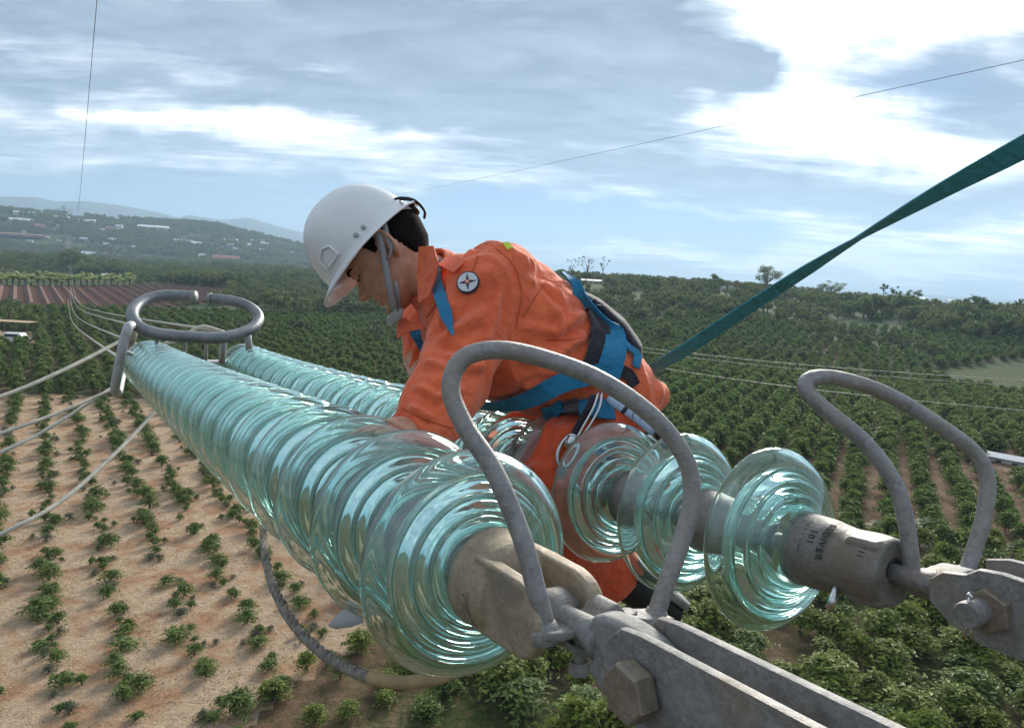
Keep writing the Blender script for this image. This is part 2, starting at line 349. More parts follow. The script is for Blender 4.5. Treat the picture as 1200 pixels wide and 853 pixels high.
def height(x, y):
    x = np.asarray(x, float); y = np.asarray(y, float); d = np.hypot(x, y); a = np.arctan2(x, y); p = px_of_az(a)
    hy = np.interp(p, _px, _hy); cf = FPX / np.hypot(FPX, p - 600.)
    h = np.interp(p, *RIDGE) * sst(150, 400, d) * (1 - sst(440, 700, d))
    rightness = sst(430, 640, p)
    h = h - 45 * sst(450, 900, d) * rightness - 14 * sst(900, 1100, d) * (1 - rightness)
    ztop = CAMH + (hy - np.interp(p, *HILL) - 3) / FPX * 2100 * cf
    h = h + (ztop + 14) * sst(1080, 2100, d) * (1 - sst(2150, 3000, d)) * (1 - rightness)
    zm = CAMH + (hy - np.interp(p, *MTN)) / FPX * 7000 * cf
    h = h + (np.maximum(zm, 0) + 20) * sst(4800, 7000, d) * (1 - rightness)
    h = h + (vnoise(x, y, 90) - .5) * 3.0 * sst(120, 400, d) + (vnoise(x, y, 260, 3) - .5) * 16 * sst(900, 1500, d) * (1 - sst(1900, 2100, d))
    return h
def hit(px, py):
    """where the ray of a photograph pixel meets the land"""
    r = ray(px, py); t = 20.
    for _ in range(4000):
        P = CAM + r * t
        if P[2] <= height(P[0], P[1]): break
        t *= 1.004
        if t > 12000: return None
    return P
def inpoly(x, y, poly):
    x = np.asarray(x); y = np.asarray(y); c = np.zeros(x.shape, bool); n = len(poly)
    for i in range(n):
        x1, y1 = poly[i]; x2, y2 = poly[(i + 1) % n]
        k = ((y1 > y) != (y2 > y)) & (x < (x2 - x1) * (y - y1) / (y2 - y1 + 1e-12) + x1); c ^= k
    return c
def gpoly(L): return [tuple(hit(a, b)[:2]) for a, b in L]
SPARSE = gpoly([(-400, 462), (60, 462), (215, 470), (300, 520), (370, 640), (440, 745), (330, 815), (290, 853), (250, 1100), (-500, 1100)])
RED = gpoly([(-300, 336), (190, 334), (268, 338), (262, 352), (190, 362), (-300, 364)])
YARD = gpoly([(-60, 388), (34, 388), (45, 403), (-60, 407)])
BARE_R = gpoly([(840, 500), (1000, 485), (1400, 520), (1500, 700), (1000, 650), (850, 640)])
CLEAR = [gpoly(L) for L in ([(960, 374), (1065, 380), (1080, 388), (975, 386)], [(735, 341), (790, 344), (785, 349), (730, 347)], [(1120, 372), (1190, 378), (1180, 384), (1110, 379)], [(880, 352), (925, 356), (915, 362), (875, 358)], [(800, 378), (850, 376), (860, 386), (810, 390)])]
GRASSY = gpoly([(1060, 436), (1200, 420), (1500, 440), (1500, 470), (1180, 462)])
DIRT2 = gpoly([(445, 400), (475, 400), (500, 440), (400, 440), (330, 425)])

def ground_mat():
    m_, t, b, out = bsdf('ground earth and grass'); co = t.n('ShaderNodeTexCoord').outputs['Object']
    at = t.n('ShaderNodeVertexColor', layer_name='plot').outputs[0]     # r: dry straw plot, g: red ploughed earth, b: bare brown between rows
    sp = t.n('ShaderNodeSeparateColor'); t.put(sp.inputs[0], at)
    f1 = t.noise(co, .35, 6, .6); f2 = t.noise(co, 2.2, 8, .72); f3 = t.noise(co, 9, 6, .75); f4 = t.noise(co, .012, 6, .6)
    green = t.mix(t.ramp(f2, .35, .65), (.035, .055, .017), (.085, .10, .03))
    green = t.mix(t.ramp(f4, .42, .6), green, (.055, .085, .035))
    straw = t.mix(t.ramp(t.m('ADD', t.m('MULTIPLY', f3, .6), t.m('MULTIPLY', f2, .4)), .38, .62), (.34, .225, .140), (.58, .45, .315))
    straw = t.mix(t.ramp(t.m('ADD', t.m('MULTIPLY', f1, .6), t.m('MULTIPLY', t.noise(co, 1.1, 4, .6), .4)), .46, .60, 0, .85), straw, t.mix(t.ramp(f2, .35, .65), (.26, .12, .06), (.42, .25, .14)))
    red = t.mix(t.ramp(f2, .35, .65), (.07, .032, .022), (.115, .055, .035))
    brown = t.mix(t.ramp(t.m('ADD', t.m('MULTIPLY', f3, .5), t.m('MULTIPLY', f1, .5)), .4, .6), (.11, .062, .038), (.235, .155, .10))
    edge = t.m('MULTIPLY', t.m('SUBTRACT', f2, .5), .7)
    def msk(s): return t.ramp(t.m('ADD', s, edge), .35, .65)
    c = t.mix(msk(sp.outputs[2]), green, brown); c = t.mix(msk(sp.outputs[0]), c, straw); c = t.mix(sp.outputs[1], c, red)
    t.put(b.inputs['Base Color'], c); b.inputs['Roughness'].default_value = .95; b.inputs['Specular IOR Level'].default_value = .1
    bp = t.n('ShaderNodeBump'); bp.inputs['Distance'].default_value = .25; bp.inputs['Strength'].default_value = .9
    t.put(bp.inputs['Height'], t.m('ADD', t.m('MULTIPLY', f3, .5), f2)); t.t.links.new(bp.outputs[0], b.inputs['Normal']); return m_
M_ground = ground_mat()
def make_ground():
    fine = np.linspace(_az[0] * .75, _az[-1] * .75, 420); a0, a1 = fine[0], fine[-1]
    rest = np.linspace(a1, a0 + 2 * math.pi, 62)[1:-1]; A = np.concatenate([fine, rest]); nA = len(A)
    r = np.concatenate([np.linspace(4, 120, 120), np.geomspace(121, 14000, 210)]); nR = len(r)
    X = np.outer(r, np.sin(A)); Y = np.outer(r, np.cos(A)); Z = height(X, Y)
    v = np.stack([X.ravel(), Y.ravel(), Z.ravel()], 1); v = np.vstack([v, [[0, 0, 0]]])
    i = np.arange(nR - 1)[:, None] * nA; k = np.arange(nA)[None, :]; k2 = (k + 1) % nA
    q = np.stack([i + k, i + k2, i + nA + k2, i + nA + k], -1).reshape(-1, 4)
    f = q.tolist() + [(nR * nA, (j + 1) % nA, j) for j in range(nA)]
    me = bpy.data.meshes.new('ground'); me.from_pydata(v.tolist(), [], f)
    ca = me.color_attributes.new('plot', 'FLOAT_COLOR', 'POINT'); col = np.zeros((len(v), 4), 'f4'); col[:, 3] = 1
    x, y = v[:, 0], v[:, 1]
    col[:, 0] = inpoly(x, y, SPARSE) | inpoly(x, y, YARD); col[:, 1] = inpoly(x, y, RED)
    d = np.hypot(x, y); near = (d < 230); col[:, 2] = np.where(inpoly(x, y, BARE_R) | inpoly(x, y, DIRT2), .9, np.where(near, .35 + .35 * vnoise(x, y, 9, 5), .05 + .35 * (vnoise(x, y, 60, 2) > .68)))
    col[:, 2] = np.where(inpoly(x, y, GRASSY), 0, col[:, 2]); ca.data.foreach_set('color', col.ravel()); me.materials.append(M_ground)
    me.polygons.foreach_set('use_smooth', np.ones(len(me.polygons), bool)); me.update()
    o = bpy.data.objects.new('ground', me); COL.objects.link(o); tag(o, kind='structure'); return o
make_ground()

# ---- leaves
def leaf_mat(name, dark, lite, extra=None, trans=.25, patch=False):
    m_, t, b, out = bsdf(name); g = t.n('ShaderNodeAttribute', attribute_name='tone', attribute_type='GEOMETRY').outputs['Fac']
    oi = t.n('ShaderNodeObjectInfo').outputs['Random']
    c = t.mix(g, dark, lite)
    if patch: gp = t.n('ShaderNodeNewGeometry').outputs['Position']; c = t.mix(t.ramp(t.noise(gp, .022, 4, .6), .44, .62, 0, .55), c, t.mix(g, tuple(q * 1.5 for q in dark), (.24, .27, .09)))
    if extra: c = t.mix(t.ramp(oi, .45, 1., 0, .8, False), c, extra)
    t.put(b.inputs['Base Color'], c); b.inputs['Roughness'].default_value = .6; b.inputs['Specular IOR Level'].default_value = .18
    tr = t.n('ShaderNodeBsdfTranslucent'); t.put(tr.inputs[0], t.mix(.3, c, lite)); mx = t.n('ShaderNodeMixShader'); mx.inputs[0].default_value = trans
    t.t.links.new(b.outputs[0], mx.inputs[1]); t.t.links.new(tr.outputs[0], mx.inputs[2]); t.t.links.new(mx.outputs[0], out.inputs[0]); return m_
M_coffee = leaf_mat('coffee leaves', (.040, .080, .022), (.22, .30, .08), patch=True)
M_lush = leaf_mat('lush coffee leaves', (.045, .078, .016), (.26, .31, .060), (.16, .22, .045))
M_tree = leaf_mat('tree leaves', (.045, .078, .028), (.205, .26, .085), (.23, .23, .08), .28, True)
M_pale = leaf_mat('pale green leaves', (.05, .08, .03), (.16, .20, .08))
M_banana = leaf_mat('banana leaves', (.12, .18, .04), (.38, .44, .14))
M_weed = leaf_mat('grey green weeds', (.07, .09, .055), (.18, .20, .12))
M_bark = simple('brown bark', (.10, .075, .055), .9, noise=6, amt=.25, bump=.02, bscale=12)
M_litter = simple('dry straw litter', (.42, .33, .23), .9)
def leaves_mesh(name, mat, cen, nrm, size, rg, aspect=2.2, fold=.25, tone=None, stems=None, smat=None):
    """leaf quads (folded along the midrib, 4 triangles) at the given points"""
    n = len(cen); d = rg.normal(size=(n, 3)); nrm = nrm / np.linalg.norm(nrm, axis=1)[:, None]
    u = d - (d * nrm).sum(1)[:, None] * nrm; u /= np.linalg.norm(u, axis=1)[:, None]; v = np.cross(nrm, u); s = np.asarray(size)[:, None]
    a = cen - u * s * .5; b = cen + u * s * .5 - nrm * s * .12; l = cen + v * s / aspect * .5 + nrm * s * fold * .3; r = cen - v * s / aspect * .5 + nrm * s * fold * .3
    V = np.stack([a, r, b, l], 1).reshape(-1, 3); F = (np.arange(n)[:, None] * 4 + np.array([[0, 1, 2, 3]]))
    F = np.stack([F[:, [0, 1, 2]], F[:, [0, 2, 3]]], 1).reshape(-1, 3)
    tone = rg.random(n) if tone is None else tone
    T = np.repeat(tone, 4)
    faces = F.tolist(); mi = [0] * len(faces)
    if stems is not None:
        mb = MB()
        for p in stems: mb.tube(p[0], p[1], 5)
        o = len(V); V = np.vstack([V, np.array(mb.v)]); faces += [tuple(o + i for i in f) for f in mb.f]; mi += [1] * len(mb.f); T = np.concatenate([T, np.zeros(len(mb.v))])
    me = bpy.data.meshes.new(name); me.from_pydata(V.tolist(), [], faces); me.materials.append(mat)
    if stems is not None: me.materials.append(smat or M_bark); me.polygons.foreach_set('material_index', mi)
    at = me.attributes.new('tone', 'FLOAT', 'POINT'); at.data.foreach_set('value', np.clip(T, 0, 1).astype('f4')); me.update(); return me
def coffee_bush(name, mat, R, H, nb, nl, ls, rg, droop=.35):
    """a bush of drooping shoots, each a spray of leaves"""
    C, N, S, T, stems = [], [], [], [], []
    for i in range(nb):
        a = rg.uniform(0, 2 * math.pi); e = rg.uniform(.05, 1.) ** .8; L = R * (.55 + .5 * rg.random()); h0 = H * (.15 + .75 * e)
        dirn = np.array([math.cos(a), math.sin(a), 0]); reach = L * (1.05 - .65 * e)
        ts = np.linspace(.25, 1, nl); tone0 = .15 + .6 * rg.random() * (.5 + .5 * e)
        for t in ts:
            p = dirn * reach * t + np.array([0, 0, h0 + H * .22 * math.sin(t * 2.2) - droop * H * .35 * t * t]); p = p + rg.normal(size=3) * R * .07
            C.append(p); nn = np.array([0, 0, 1.]) + dirn * .45 * t + rg.normal(size=3) * .38; N.append(nn); S.append(ls * (.7 + .6 * rg.random())); T.append(np.clip(tone0 + .35 * (t > .8) * rg.random() + rg.normal() * .12, 0, 1))
        if i < 9: stems.append(([np.zeros(3), np.array([0, 0, h0 * .6]) + dirn * reach * .15, dirn * reach * .6 + np.array([0, 0, h0 + H * .1])], [.02, .013, .006]))
    return leaves_mesh(name, mat, np.array(C), np.array(N), np.array(S), rg, 2.4, tone=np.array(T), stems=stems)
def crown_tree(name, mat, R, H, trunk_h, nclump, nleaf, ls, rg, flat=.75, sparse=1.):
    C, N, S, T = [], [], [], []; stems = [([np.zeros(3), np.array([.05, .02, trunk_h]), np.array([0, .1, H * .7])], [R * .09, R * .06, R * .02])]
    for i in range(nclump):
        q = rg.normal(size=3); q /= np.linalg.norm(q); q *= rg.uniform(.35, 1.) ** .5; c = np.array([q[0] * R, q[1] * R, trunk_h + (H - trunk_h) * (.5 + .5 * q[2])]); rr = R * rg.uniform(.22, .40) * sparse
        t0 = .15 + .6 * rg.random()
        d = rg.normal(size=(nleaf, 3)); d /= np.linalg.norm(d, axis=1)[:, None]; pos = c + d * rr * (rg.random((nleaf, 1)) ** .4) * np.array([1, 1, flat])
        C.append(pos); N.append(d + rg.normal(size=(nleaf, 3)) * .5 + np.array([0, 0, .4])); S.append(ls * rg.uniform(.6, 1.4, nleaf)); T.append(np.clip(t0 + rg.normal(size=nleaf) * .15, 0, 1))
        if i % 3 == 0: stems.append(([np.array([0, .05, trunk_h * .9]), c * np.array([.5, .5, .75]), c], [R * .035, R * .02, R * .008]))
    return np.concatenate(C), np.concatenate(N), np.concatenate(S), np.concatenate(T), stems, name, mat
def tree_single(*a, **k):
    c, n, s, t, st, name, mat = crown_tree(*a, **k); return leaves_mesh(name, mat, c, n, s, a[8], 1.5, tone=t, stems=st)
rg = np.random.default_rng(5)
def sparse_v(): return [coffee_bush('coffee_bush', M_coffee, .80, .75, 34, 9, .20, rg), coffee_bush('coffee_bush', M_coffee, .95, .9, 46, 9, .20, rg), coffee_bush('coffee_bush', M_coffee, .70, .6, 22, 8, .20, rg),
                        coffee_bush('coffee_bush', M_weed, .7, .55, 30, 9, .14, rg)]
V_sparse = sparse_v()
V_lush = [coffee_bush('coffee_bush', M_lush, 1.15, 1.3, 80, 10, .22, rg) for _ in range(3)] + [coffee_bush('coffee_bush', M_coffee, 1.1, 1.2, 70, 10, .20, rg)]
V_mid = [coffee_bush('coffee_bush', M_coffee, 1.25, 1.5, 46, 8, .34, rg) for _ in range(3)]
V_far = [tree_single('tree', M_tree, 2.6, 4.6, 1.2, 13, 26, .62, rg), tree_single('tree', M_tree, 2.2, 3.8, .8, 11, 26, .6, rg), tree_single('tree', M_tree, 3.2, 6.2, 1.8, 16, 26, .7, rg), tree_single('tree', M_pale, 1.9, 3.2, .5, 9, 24, .6, rg)]
def banana_mesh(rg_):
    C, N, S, T = [], [], [], []; mb = MB(); mb.tube([np.zeros(3), np.array([0, .1, 2.2])], [.16, .11], 7)
    V, F, tn = [], [], []
    for i in range(11):
        a = i * 2.4 + rg_.random(); L = rg_.uniform(2.0, 2.9); el = rg_.uniform(.7, 1.35); dr = np.array([math.cos(a), math.sin(a), 0]); sd = np.array([-dr[1], dr[0], 0]); b0 = len(V)
        for k in range(7):
            t = k / 6; c = dr * L * math.cos(el) * t * 1.15 + np.array([0, 0, 2.1 + L * math.sin(el) * t - 1.5 * t * t]); wd = .34 * math.sin(math.pi * min(1, .12 + t * .9)) + .03
            V += [c - sd * wd - np.array([0, 0, wd * .4]), c, c + sd * wd - np.array([0, 0, wd * .4])]; tn += [.3 + .6 * rg_.random()] * 3
        for k in range(6):
            j = b0 + 3 * k; F += [(j, j + 1, j + 4, j + 3), (j + 1, j + 2, j + 5, j + 4)]
    n = len(V); nf = len(F); V += mb.v; F += [tuple(n + i for i in f) for f in mb.f]; tn += [.2] * len(mb.v)
    me = bpy.data.meshes.new('banana_plant'); me.from_pydata([tuple(p) for p in V], [], F); me.materials.append(M_banana); me.materials.append(M_weed); me.polygons.foreach_set('material_index', [0] * nf + [1] * (len(F) - nf))
    at = me.attributes.new('tone', 'FLOAT', 'POINT'); at.data.foreach_set('value', np.array(tn, 'f4')); return me
V_ban = [banana_mesh(rg) for _ in range(3)]

def scatter(name, label, meshes, pts, idx, scl, rot, cat=None, group=None):
    """ONE stuff object: geometry-node instances of the variant meshes on points"""
    me = bpy.data.meshes.new(name); me.from_pydata([tuple(p) for p in pts], [], [])
    for k, v_, ty in (('vi', idx, 'INT'), ('sc', scl, 'FLOAT'), ('rz', rot, 'FLOAT')):
        a = me.attributes.new(k, ty, 'POINT'); a.data.foreach_set('value', np.asarray(v_, 'i4' if ty == 'INT' else 'f4'))
    o = bpy.data.objects.new(name, me); COL.objects.link(o); tag(o, label, cat, group, 'stuff')
    g = bpy.data.node_groups.new(name + '_scatter', 'GeometryNodeTree'); g.interface.new_socket('Geometry', in_out='INPUT', socket_type='NodeSocketGeometry'); g.interface.new_socket('Geometry', in_out='OUTPUT', socket_type='NodeSocketGeometry')
    N_ = g.nodes; gi = N_.new('NodeGroupInput'); go = N_.new('NodeGroupOutput'); jn = N_.new('GeometryNodeJoinGeometry')
    for mm in reversed(meshes):
        src = bpy.data.objects.new(name + '_source', mm); oi = N_.new('GeometryNodeObjectInfo'); oi.inputs[0].default_value = src; oi.inputs['As Instance'].default_value = True; g.links.new(oi.outputs['Geometry'], jn.inputs[0])
    ip = N_.new('GeometryNodeInstanceOnPoints'); ip.inputs['Pick Instance'].default_value = True
    def att(nm, ty): a = N_.new('GeometryNodeInputNamedAttribute'); a.data_type = ty; a.inputs['Name'].default_value = nm; return a.outputs['Attribute']
    cx = N_.new('ShaderNodeCombineXYZ'); g.links.new(att('rz', 'FLOAT'), cx.inputs[2])
    cs = N_.new('ShaderNodeCombineXYZ'); sc = att('sc', 'FLOAT'); [g.links.new(sc, cs.inputs[k]) for k in range(3)]
    g.links.new(gi.outputs[0], ip.inputs['Points']); g.links.new(jn.outputs[0], ip.inputs['Instance']); g.links.new(att('vi', 'INT'), ip.inputs['Instance Index'])
    g.links.new(cx.outputs[0], ip.inputs['Rotation']); g.links.new(cs.outputs[0], ip.inputs['Scale']); g.links.new(ip.outputs[0], go.inputs[0])
    md = o.modifiers.new('scatter', 'NODES'); md.node_group = g; return o

def rows(vp_px, spacing, step, rmin, rmax, jit=.25, seed=1):
    """points in straight rows running towards the horizon point of column vp_px"""
    r_ = np.random.default_rng(seed); a = az_of(vp_px)[0]; u = np.array([math.sin(a), math.cos(a)]); v = np.array([u[1], -u[0]])
    I = np.arange(-int(rmax / spacing), int(rmax / spacing) + 1) * spacing; J = np.arange(-rmax * .3, rmax, step)
    ii, jj = np.meshgrid(I, J); ii = ii.ravel() + r_.normal(size=ii.size) * jit; jj = jj.ravel() + r_.normal(size=jj.size) * jit * 1.6
    x = ii * v[0] + jj * u[0]; y = ii * v[1] + jj * u[1]; d = np.hypot(x, y); k = (d > rmin) & (d < rmax) & (y > 0); x, y = x[k], y[k]
    px, py, z = proj(np.stack([x, y, height(x, y)], 1)); k = (px > -160) & (px < 1360) & (py < 980) & (z > 0); return x[k], y[k], px[k], py[k]
def cat_pts(L): return np.concatenate(L) if L else np.zeros(0)
SHED = [(1172, 541, 46), (1122, 526, 14)]; RH = [(694, 332, 26), (845, 341, 10), (858, 341, 8), (1067, 354, 26), (1130, 358, 30)]
def blocked(px, d, L, back):
    o = np.zeros(len(px), bool)
    for a_, b_, w_ in L: D_ = np.hypot(*hit(a_, b_)[:2]); o |= (np.abs(px - a_) < w_ * .6) & (d > D_ - back) & (d < D_ + back * .25)
    return o
bush = []   # x, y, variant set, variant, scale, px, py
x, y, px, py = rows(45, 3.0, 1.0, 24, 110, .26, 3); k = inpoly(x, y, SPARSE) & (rng.random(len(x)) < .9); x, y, px, py = x[k], y[k], px[k], py[k]
for i in range(len(x)): bush.append((x[i], y[i], 0, R_.choice([0, 0, 1, 1, 2, 3]), .42 + .78 * R_.random() + (.1 if py[i] < 560 else 0), px[i], py[i]))
# straggling second plants beside them
for i in range(0, len(x), 2): bush.append((x[i] + R_.uniform(-.9, .9), y[i] + R_.uniform(-.8, .8), 0, R_.choice([2, 3]), R_.uniform(.4, .85), px[i], py[i]))
x, y, px, py = rows(1030, 3.1, 1.15, 24, 160, .28, 4); sp = inpoly(x, y, SPARSE); d = np.hypot(x, y)
right = (px > 780) | (py > 700)
k = (~sp) & right & (d < 160) & (rng.random(len(x)) < np.where(py > 655, .93, .96)); k &= ~((py > 640) & (vnoise(x, y, 4.5, 9) > .80)); x, y, px, py = x[k], y[k], px[k], py[k]
for i in range(len(x)):
    near = py[i] > 640
    bush.append((x[i] + (R_.uniform(-1.3, 1.3) if near else 0), y[i], 1 if near else 2, R_.randrange(4 if near else 3), R_.uniform(1.1, 2.0) * (.62 if px[i] < 540 else 1) if near else (R_.uniform(.85, 1.15) if py[i] > 540 else R_.uniform(1.15, 1.6)), px[i], py[i]))
x, y, px, py = rows(45, 3.0, 1.5, 24, 240, .4, 5); k = (~inpoly(x, y, SPARSE)) & (~inpoly(x, y, RED)) & (~inpoly(x, y, YARD)) & (px <= 800) & (py <= 705) & (rng.random(len(x)) < .93) & (vnoise(x, y, 14, 4) < .88); x, y, px, py = x[k], y[k], px[k], py[k]
for i in range(len(x)): bush.append((x[i], y[i], 2, R_.randrange(3), R_.uniform(.85, 1.35), px[i], py[i]))
x, y, px, py = rows(1030, 3.1, 1.6, 150, 270, .5, 6); k = (px > 780) & (vnoise(x, y, 16, 4) < .8) & (~inpoly(x, y, GRASSY)); x, y, px, py = x[k], y[k], px[k], py[k]
for i in range(len(x)): bush.append((x[i], y[i], 2, R_.randrange(3), R_.uniform(.9, 1.5), px[i], py[i]))
SETS = [V_sparse, V_lush, V_mid]
BL = {0: ('small young coffee bush on the dry straw covered plot', 'coffee bushes in rows on the dry plot at the left'),
      1: ('leafy bright green coffee bush in the dense planting below the insulators', 'dense coffee bushes below the steel links'),
      2: ('round dark green coffee bush in a planted row', 'dark coffee bushes in rows on the slopes')}
_bb = blocked(np.array([b[5] for b in bush]), np.hypot([b[0] for b in bush], [b[1] for b in bush]), SHED, 9); bush = [b for b, q_ in zip(bush, _bb) if not q_]
bush = [(b + (math.sqrt(b[0] ** 2 + b[1] ** 2 + 400) / b[4],)) for b in bush]
vis = [b for b in bush if -20 < b[5] < 1220 and 300 < b[6] < 880]; oth = [b for b in bush if not (-20 < b[5] < 1220 and 300 < b[6] < 880)]
vis.sort(key=lambda b: b[7]); vis = [b for b in vis if not (b[6] > 850 + 25)] ; single, rest = vis[:285], vis[285:] + oth
for b in single:
    o = bpy.data.objects.new('coffee_bush', SETS[b[2]][b[3]]); COL.objects.link(o); o.location = (b[0], b[1], float(height(b[0], b[1])) - .03)
    o.rotation_euler = (R_.uniform(-.08, .08), R_.uniform(-.08, .08), R_.uniform(0, 6.28)); o.scale = (b[4], b[4] * R_.uniform(.8, 1.15), b[4] * (R_.uniform(.5, .8) if b[2] == 1 else R_.uniform(.45, .8))); tag(o, BL[b[2]][0], 'coffee bush', BL[b[2]][1])
for s, nm in ((0, 'sparse_coffee_plants'), (1, 'undergrowth'), (2, 'coffee_plantation')):
    L = [b for b in rest if b[2] == s]
    if L: scatter(nm, None, SETS[s], [(b[0], b[1], float(height(b[0], b[1])) - .03) for b in L], [b[3] for b in L], [b[4] for b in L], [R_.uniform(0, 6.28) for b in L])

# forest and mixed groves beyond the plantations
clr = lambda x, y: np.any([inpoly(x, y, c_) for c_ in CLEAR], axis=0)
n = 60000; a = rng.uniform(_az[30], _az[-20], n); d = np.sqrt(rng.uniform(150 ** 2, 1050 ** 2, n)); x = d * np.sin(a); y = d * np.cos(a); h = height(x, y); px, py, z = proj(np.stack([x, y, h], 1))
dens = np.where(d < 450, .8, np.where(d < 700, .5, .25)); k = (px > -60) & (px < 1260) & (rng.random(n) < dens)
k &= ~inpoly(x, y, RED) & ~inpoly(x, y, YARD) & ~(inpoly(x, y, GRASSY) & (rng.random(n) < .8)) & ~inpoly(x, y, DIRT2)
k &= ~((px <= 800) & (d < 238) & (vnoise(x, y, 14, 4) < .9)) & ~((px > 800) & (d < 265) & (vnoise(x, y, 16, 4) < .8)) & ~((px < 320) & (py > 362)) & (vnoise(x, y, 25, 8) < .93)
k &= ~((px < 160) & (py > 322) & (py < 340)) & ~clr(x, y) & ~blocked(px, d, RH, 60)
x, y, h, d, px = x[k], y[k], h[k], d[k], px[k]
idx = rng.integers(0, 4, len(x)); idx = np.where((vnoise(x, y, 40, 6) > .62) & (rng.random(len(x)) < .5), 3, idx); scl = rng.uniform(.55, 1.15, len(x)) * np.where(vnoise(x, y, 55, 12) > .6, 1.25, .85)
scl = np.where((px > 560) & (d > 380), np.minimum(scl, .85), scl)
scatter('forest', None, V_far, np.stack([x, y, h - .1], 1), idx, scl, rng.uniform(0, 6.28, len(x)))
# groves on the far hillside (1.1 to 2.2 km), larger clumps
n = 16000; a = rng.uniform(_az[30], np.interp(560, _px, _az), n); d = np.sqrt(rng.uniform(1050 ** 2, 2150 ** 2, n)); x = d * np.sin(a); y = d * np.cos(a); k = vnoise(x, y, 70, 5) > .38; x, y = x[k], y[k]
scatter('hillside_groves', None, [V_far[0], V_far[2]], np.stack([x, y, height(x, y) - .3], 1), rng.integers(0, 2, len(x)), rng.uniform(.9, 2.0, len(x)), rng.uniform(0, 6.28, len(x)))
# straw litter flecks on the dry plot
n = 26000; x = rng.uniform(-45, 5, n); y = rng.uniform(22, 75, n); k = inpoly(x, y, SPARSE) & (rng.random(n) < (30 / np.hypot(x, y)) ** 1.3) & (vnoise(x, y, 1.3, 3) > .35); x, y = x[k], y[k]
C = np.stack([x, y, np.full(len(x), .03)], 1); Nn = np.stack([rng.normal(size=len(x)) * .35, rng.normal(size=len(x)) * .35, np.ones(len(x))], 1)
me = leaves_mesh('straw_litter', M_litter, C, Nn, rng.uniform(.08, .22, len(x)), rng, 3.2); o = bpy.data.objects.new('straw_litter', me); COL.objects.link(o); tag(o, kind='stuff')
# plough ridges on the red field (real relief)
mb = MB(); a = az_of(20)[0]; u = np.array([math.sin(a), math.cos(a)]); v = np.array([u[1], -u[0]])
rx = [p[0] * u[0] + p[1] * u[1] for p in RED]; rv = [p[0] * v[0] + p[1] * v[1] for p in RED]
for k_, s_ in enumerate(np.arange(min(rv), max(rv), 4.2)):
    T_ = [t for t in np.arange(min(rx), max(rx), 3.) if inpoly(u[0] * t + v[0] * s_, u[1] * t + v[1] * s_, RED)]
    if len(T_) < 3: continue
    pts = []
    for t in (T_[0], *T_[1:-1:3], T_[-1]):
        X0, Y0 = u[0] * t + v[0] * s_, u[1] * t + v[1] * s_; z0_ = float(height(X0, Y0))
        pts += [(X0 - v[0] * 1.1, Y0 - v[1] * 1.1, z0_ - .1), (X0, Y0, z0_ + .75), (X0 + v[0] * 1.1, Y0 + v[1] * 1.1, z0_ - .1)]
    mb.add(pts, [(3 * i + j, 3 * i + j + 1, 3 * i + j + 4, 3 * i + j + 3) for i in range(len(pts) // 3 - 1) for j in (0, 1)])
o = mb.build('plough_ridges', simple('turned red earth', (.135, .062, .04), .95, noise=.6, amt=.2), None, False); tag(o, kind='stuff')
# long-leaved plants of the lower right, and the banana row
def place(mesh, name, x, y, s, label, cat, group=None, dz=-.03, rz=None):
    o = bpy.data.objects.new(name, mesh); COL.objects.link(o); o.location = (x, y, float(height(x, y)) + dz); o.scale = (s, s, s); o.rotation_euler[2] = R_.uniform(0, 6.28) if rz is None else rz
    return tag(o, label, cat, group)
def spiky(rg_):
    n = 130; d = rg_.normal(size=(n, 3)); d[:, 2] = np.abs(d[:, 2]) * .8 + .1; d /= np.linalg.norm(d, axis=1)[:, None]; V, F, T = [], [], []
    for i in range(n):
        L = rg_.uniform(.7, 1.15); s = np.cross(d[i], [0, 0, 1.]); s /= np.linalg.norm(s) + 1e-6; b = len(V); o = d[i] * .15 + np.array([0, 0, .3])
        V += [o - s * .03, o + s * .03, o + d[i] * L * .6 + s * .06, o + d[i] * L * .6 - s * .06, o + d[i] * L - np.array([0, 0, .25])]; F += [(b, b + 1, b + 2, b + 3), (b + 3, b + 2, b + 4)]; T += [rg_.random()] * 5
    me = bpy.data.meshes.new('long_leaved_plant'); me.from_pydata([tuple(p) for p in V], [], F); me.materials.append(M_spiky); at = me.attributes.new('tone', 'FLOAT', 'POINT'); at.data.foreach_set('value', np.array(T, 'f4')); return me
M_spiky = leaf_mat('pale long leaves', (.05, .09, .035), (.30, .38, .24))
sm = [spiky(rg) for _ in range(2)]
for i, (a_, b_, s) in enumerate([(1030, 615, 1.0), (1052, 634, .9), (1084, 612, 1.0), (1098, 640, .9), (1130, 650, 1.0), (1150, 668, .9), (1168, 655, 1.0), (1120, 630, .8), (1190, 640, .9), (1010, 640, .8), (1176, 676, .9)]):
    P = hit(a_, b_ + 12); place(sm[i % 2], 'long_leaved_plant', P[0], P[1], s * 1.15, 'spiky plant with long pale leaves on bare earth beyond the right metal loop', 'plant', 'long leaved plants behind the right loop')
for i in range(44):
    P = hit(1 + (i % 22) * 7.2, (335, 331)[i // 22] + R_.uniform(-.6, .6)); place(V_ban[i % 3], 'banana_plant', P[0], P[1], R_.uniform(1.7, 2.3), 'banana plant in the pale green row behind the red ploughed field', 'banana plant', 'banana row beyond the ploughed field', dz=-1.9)
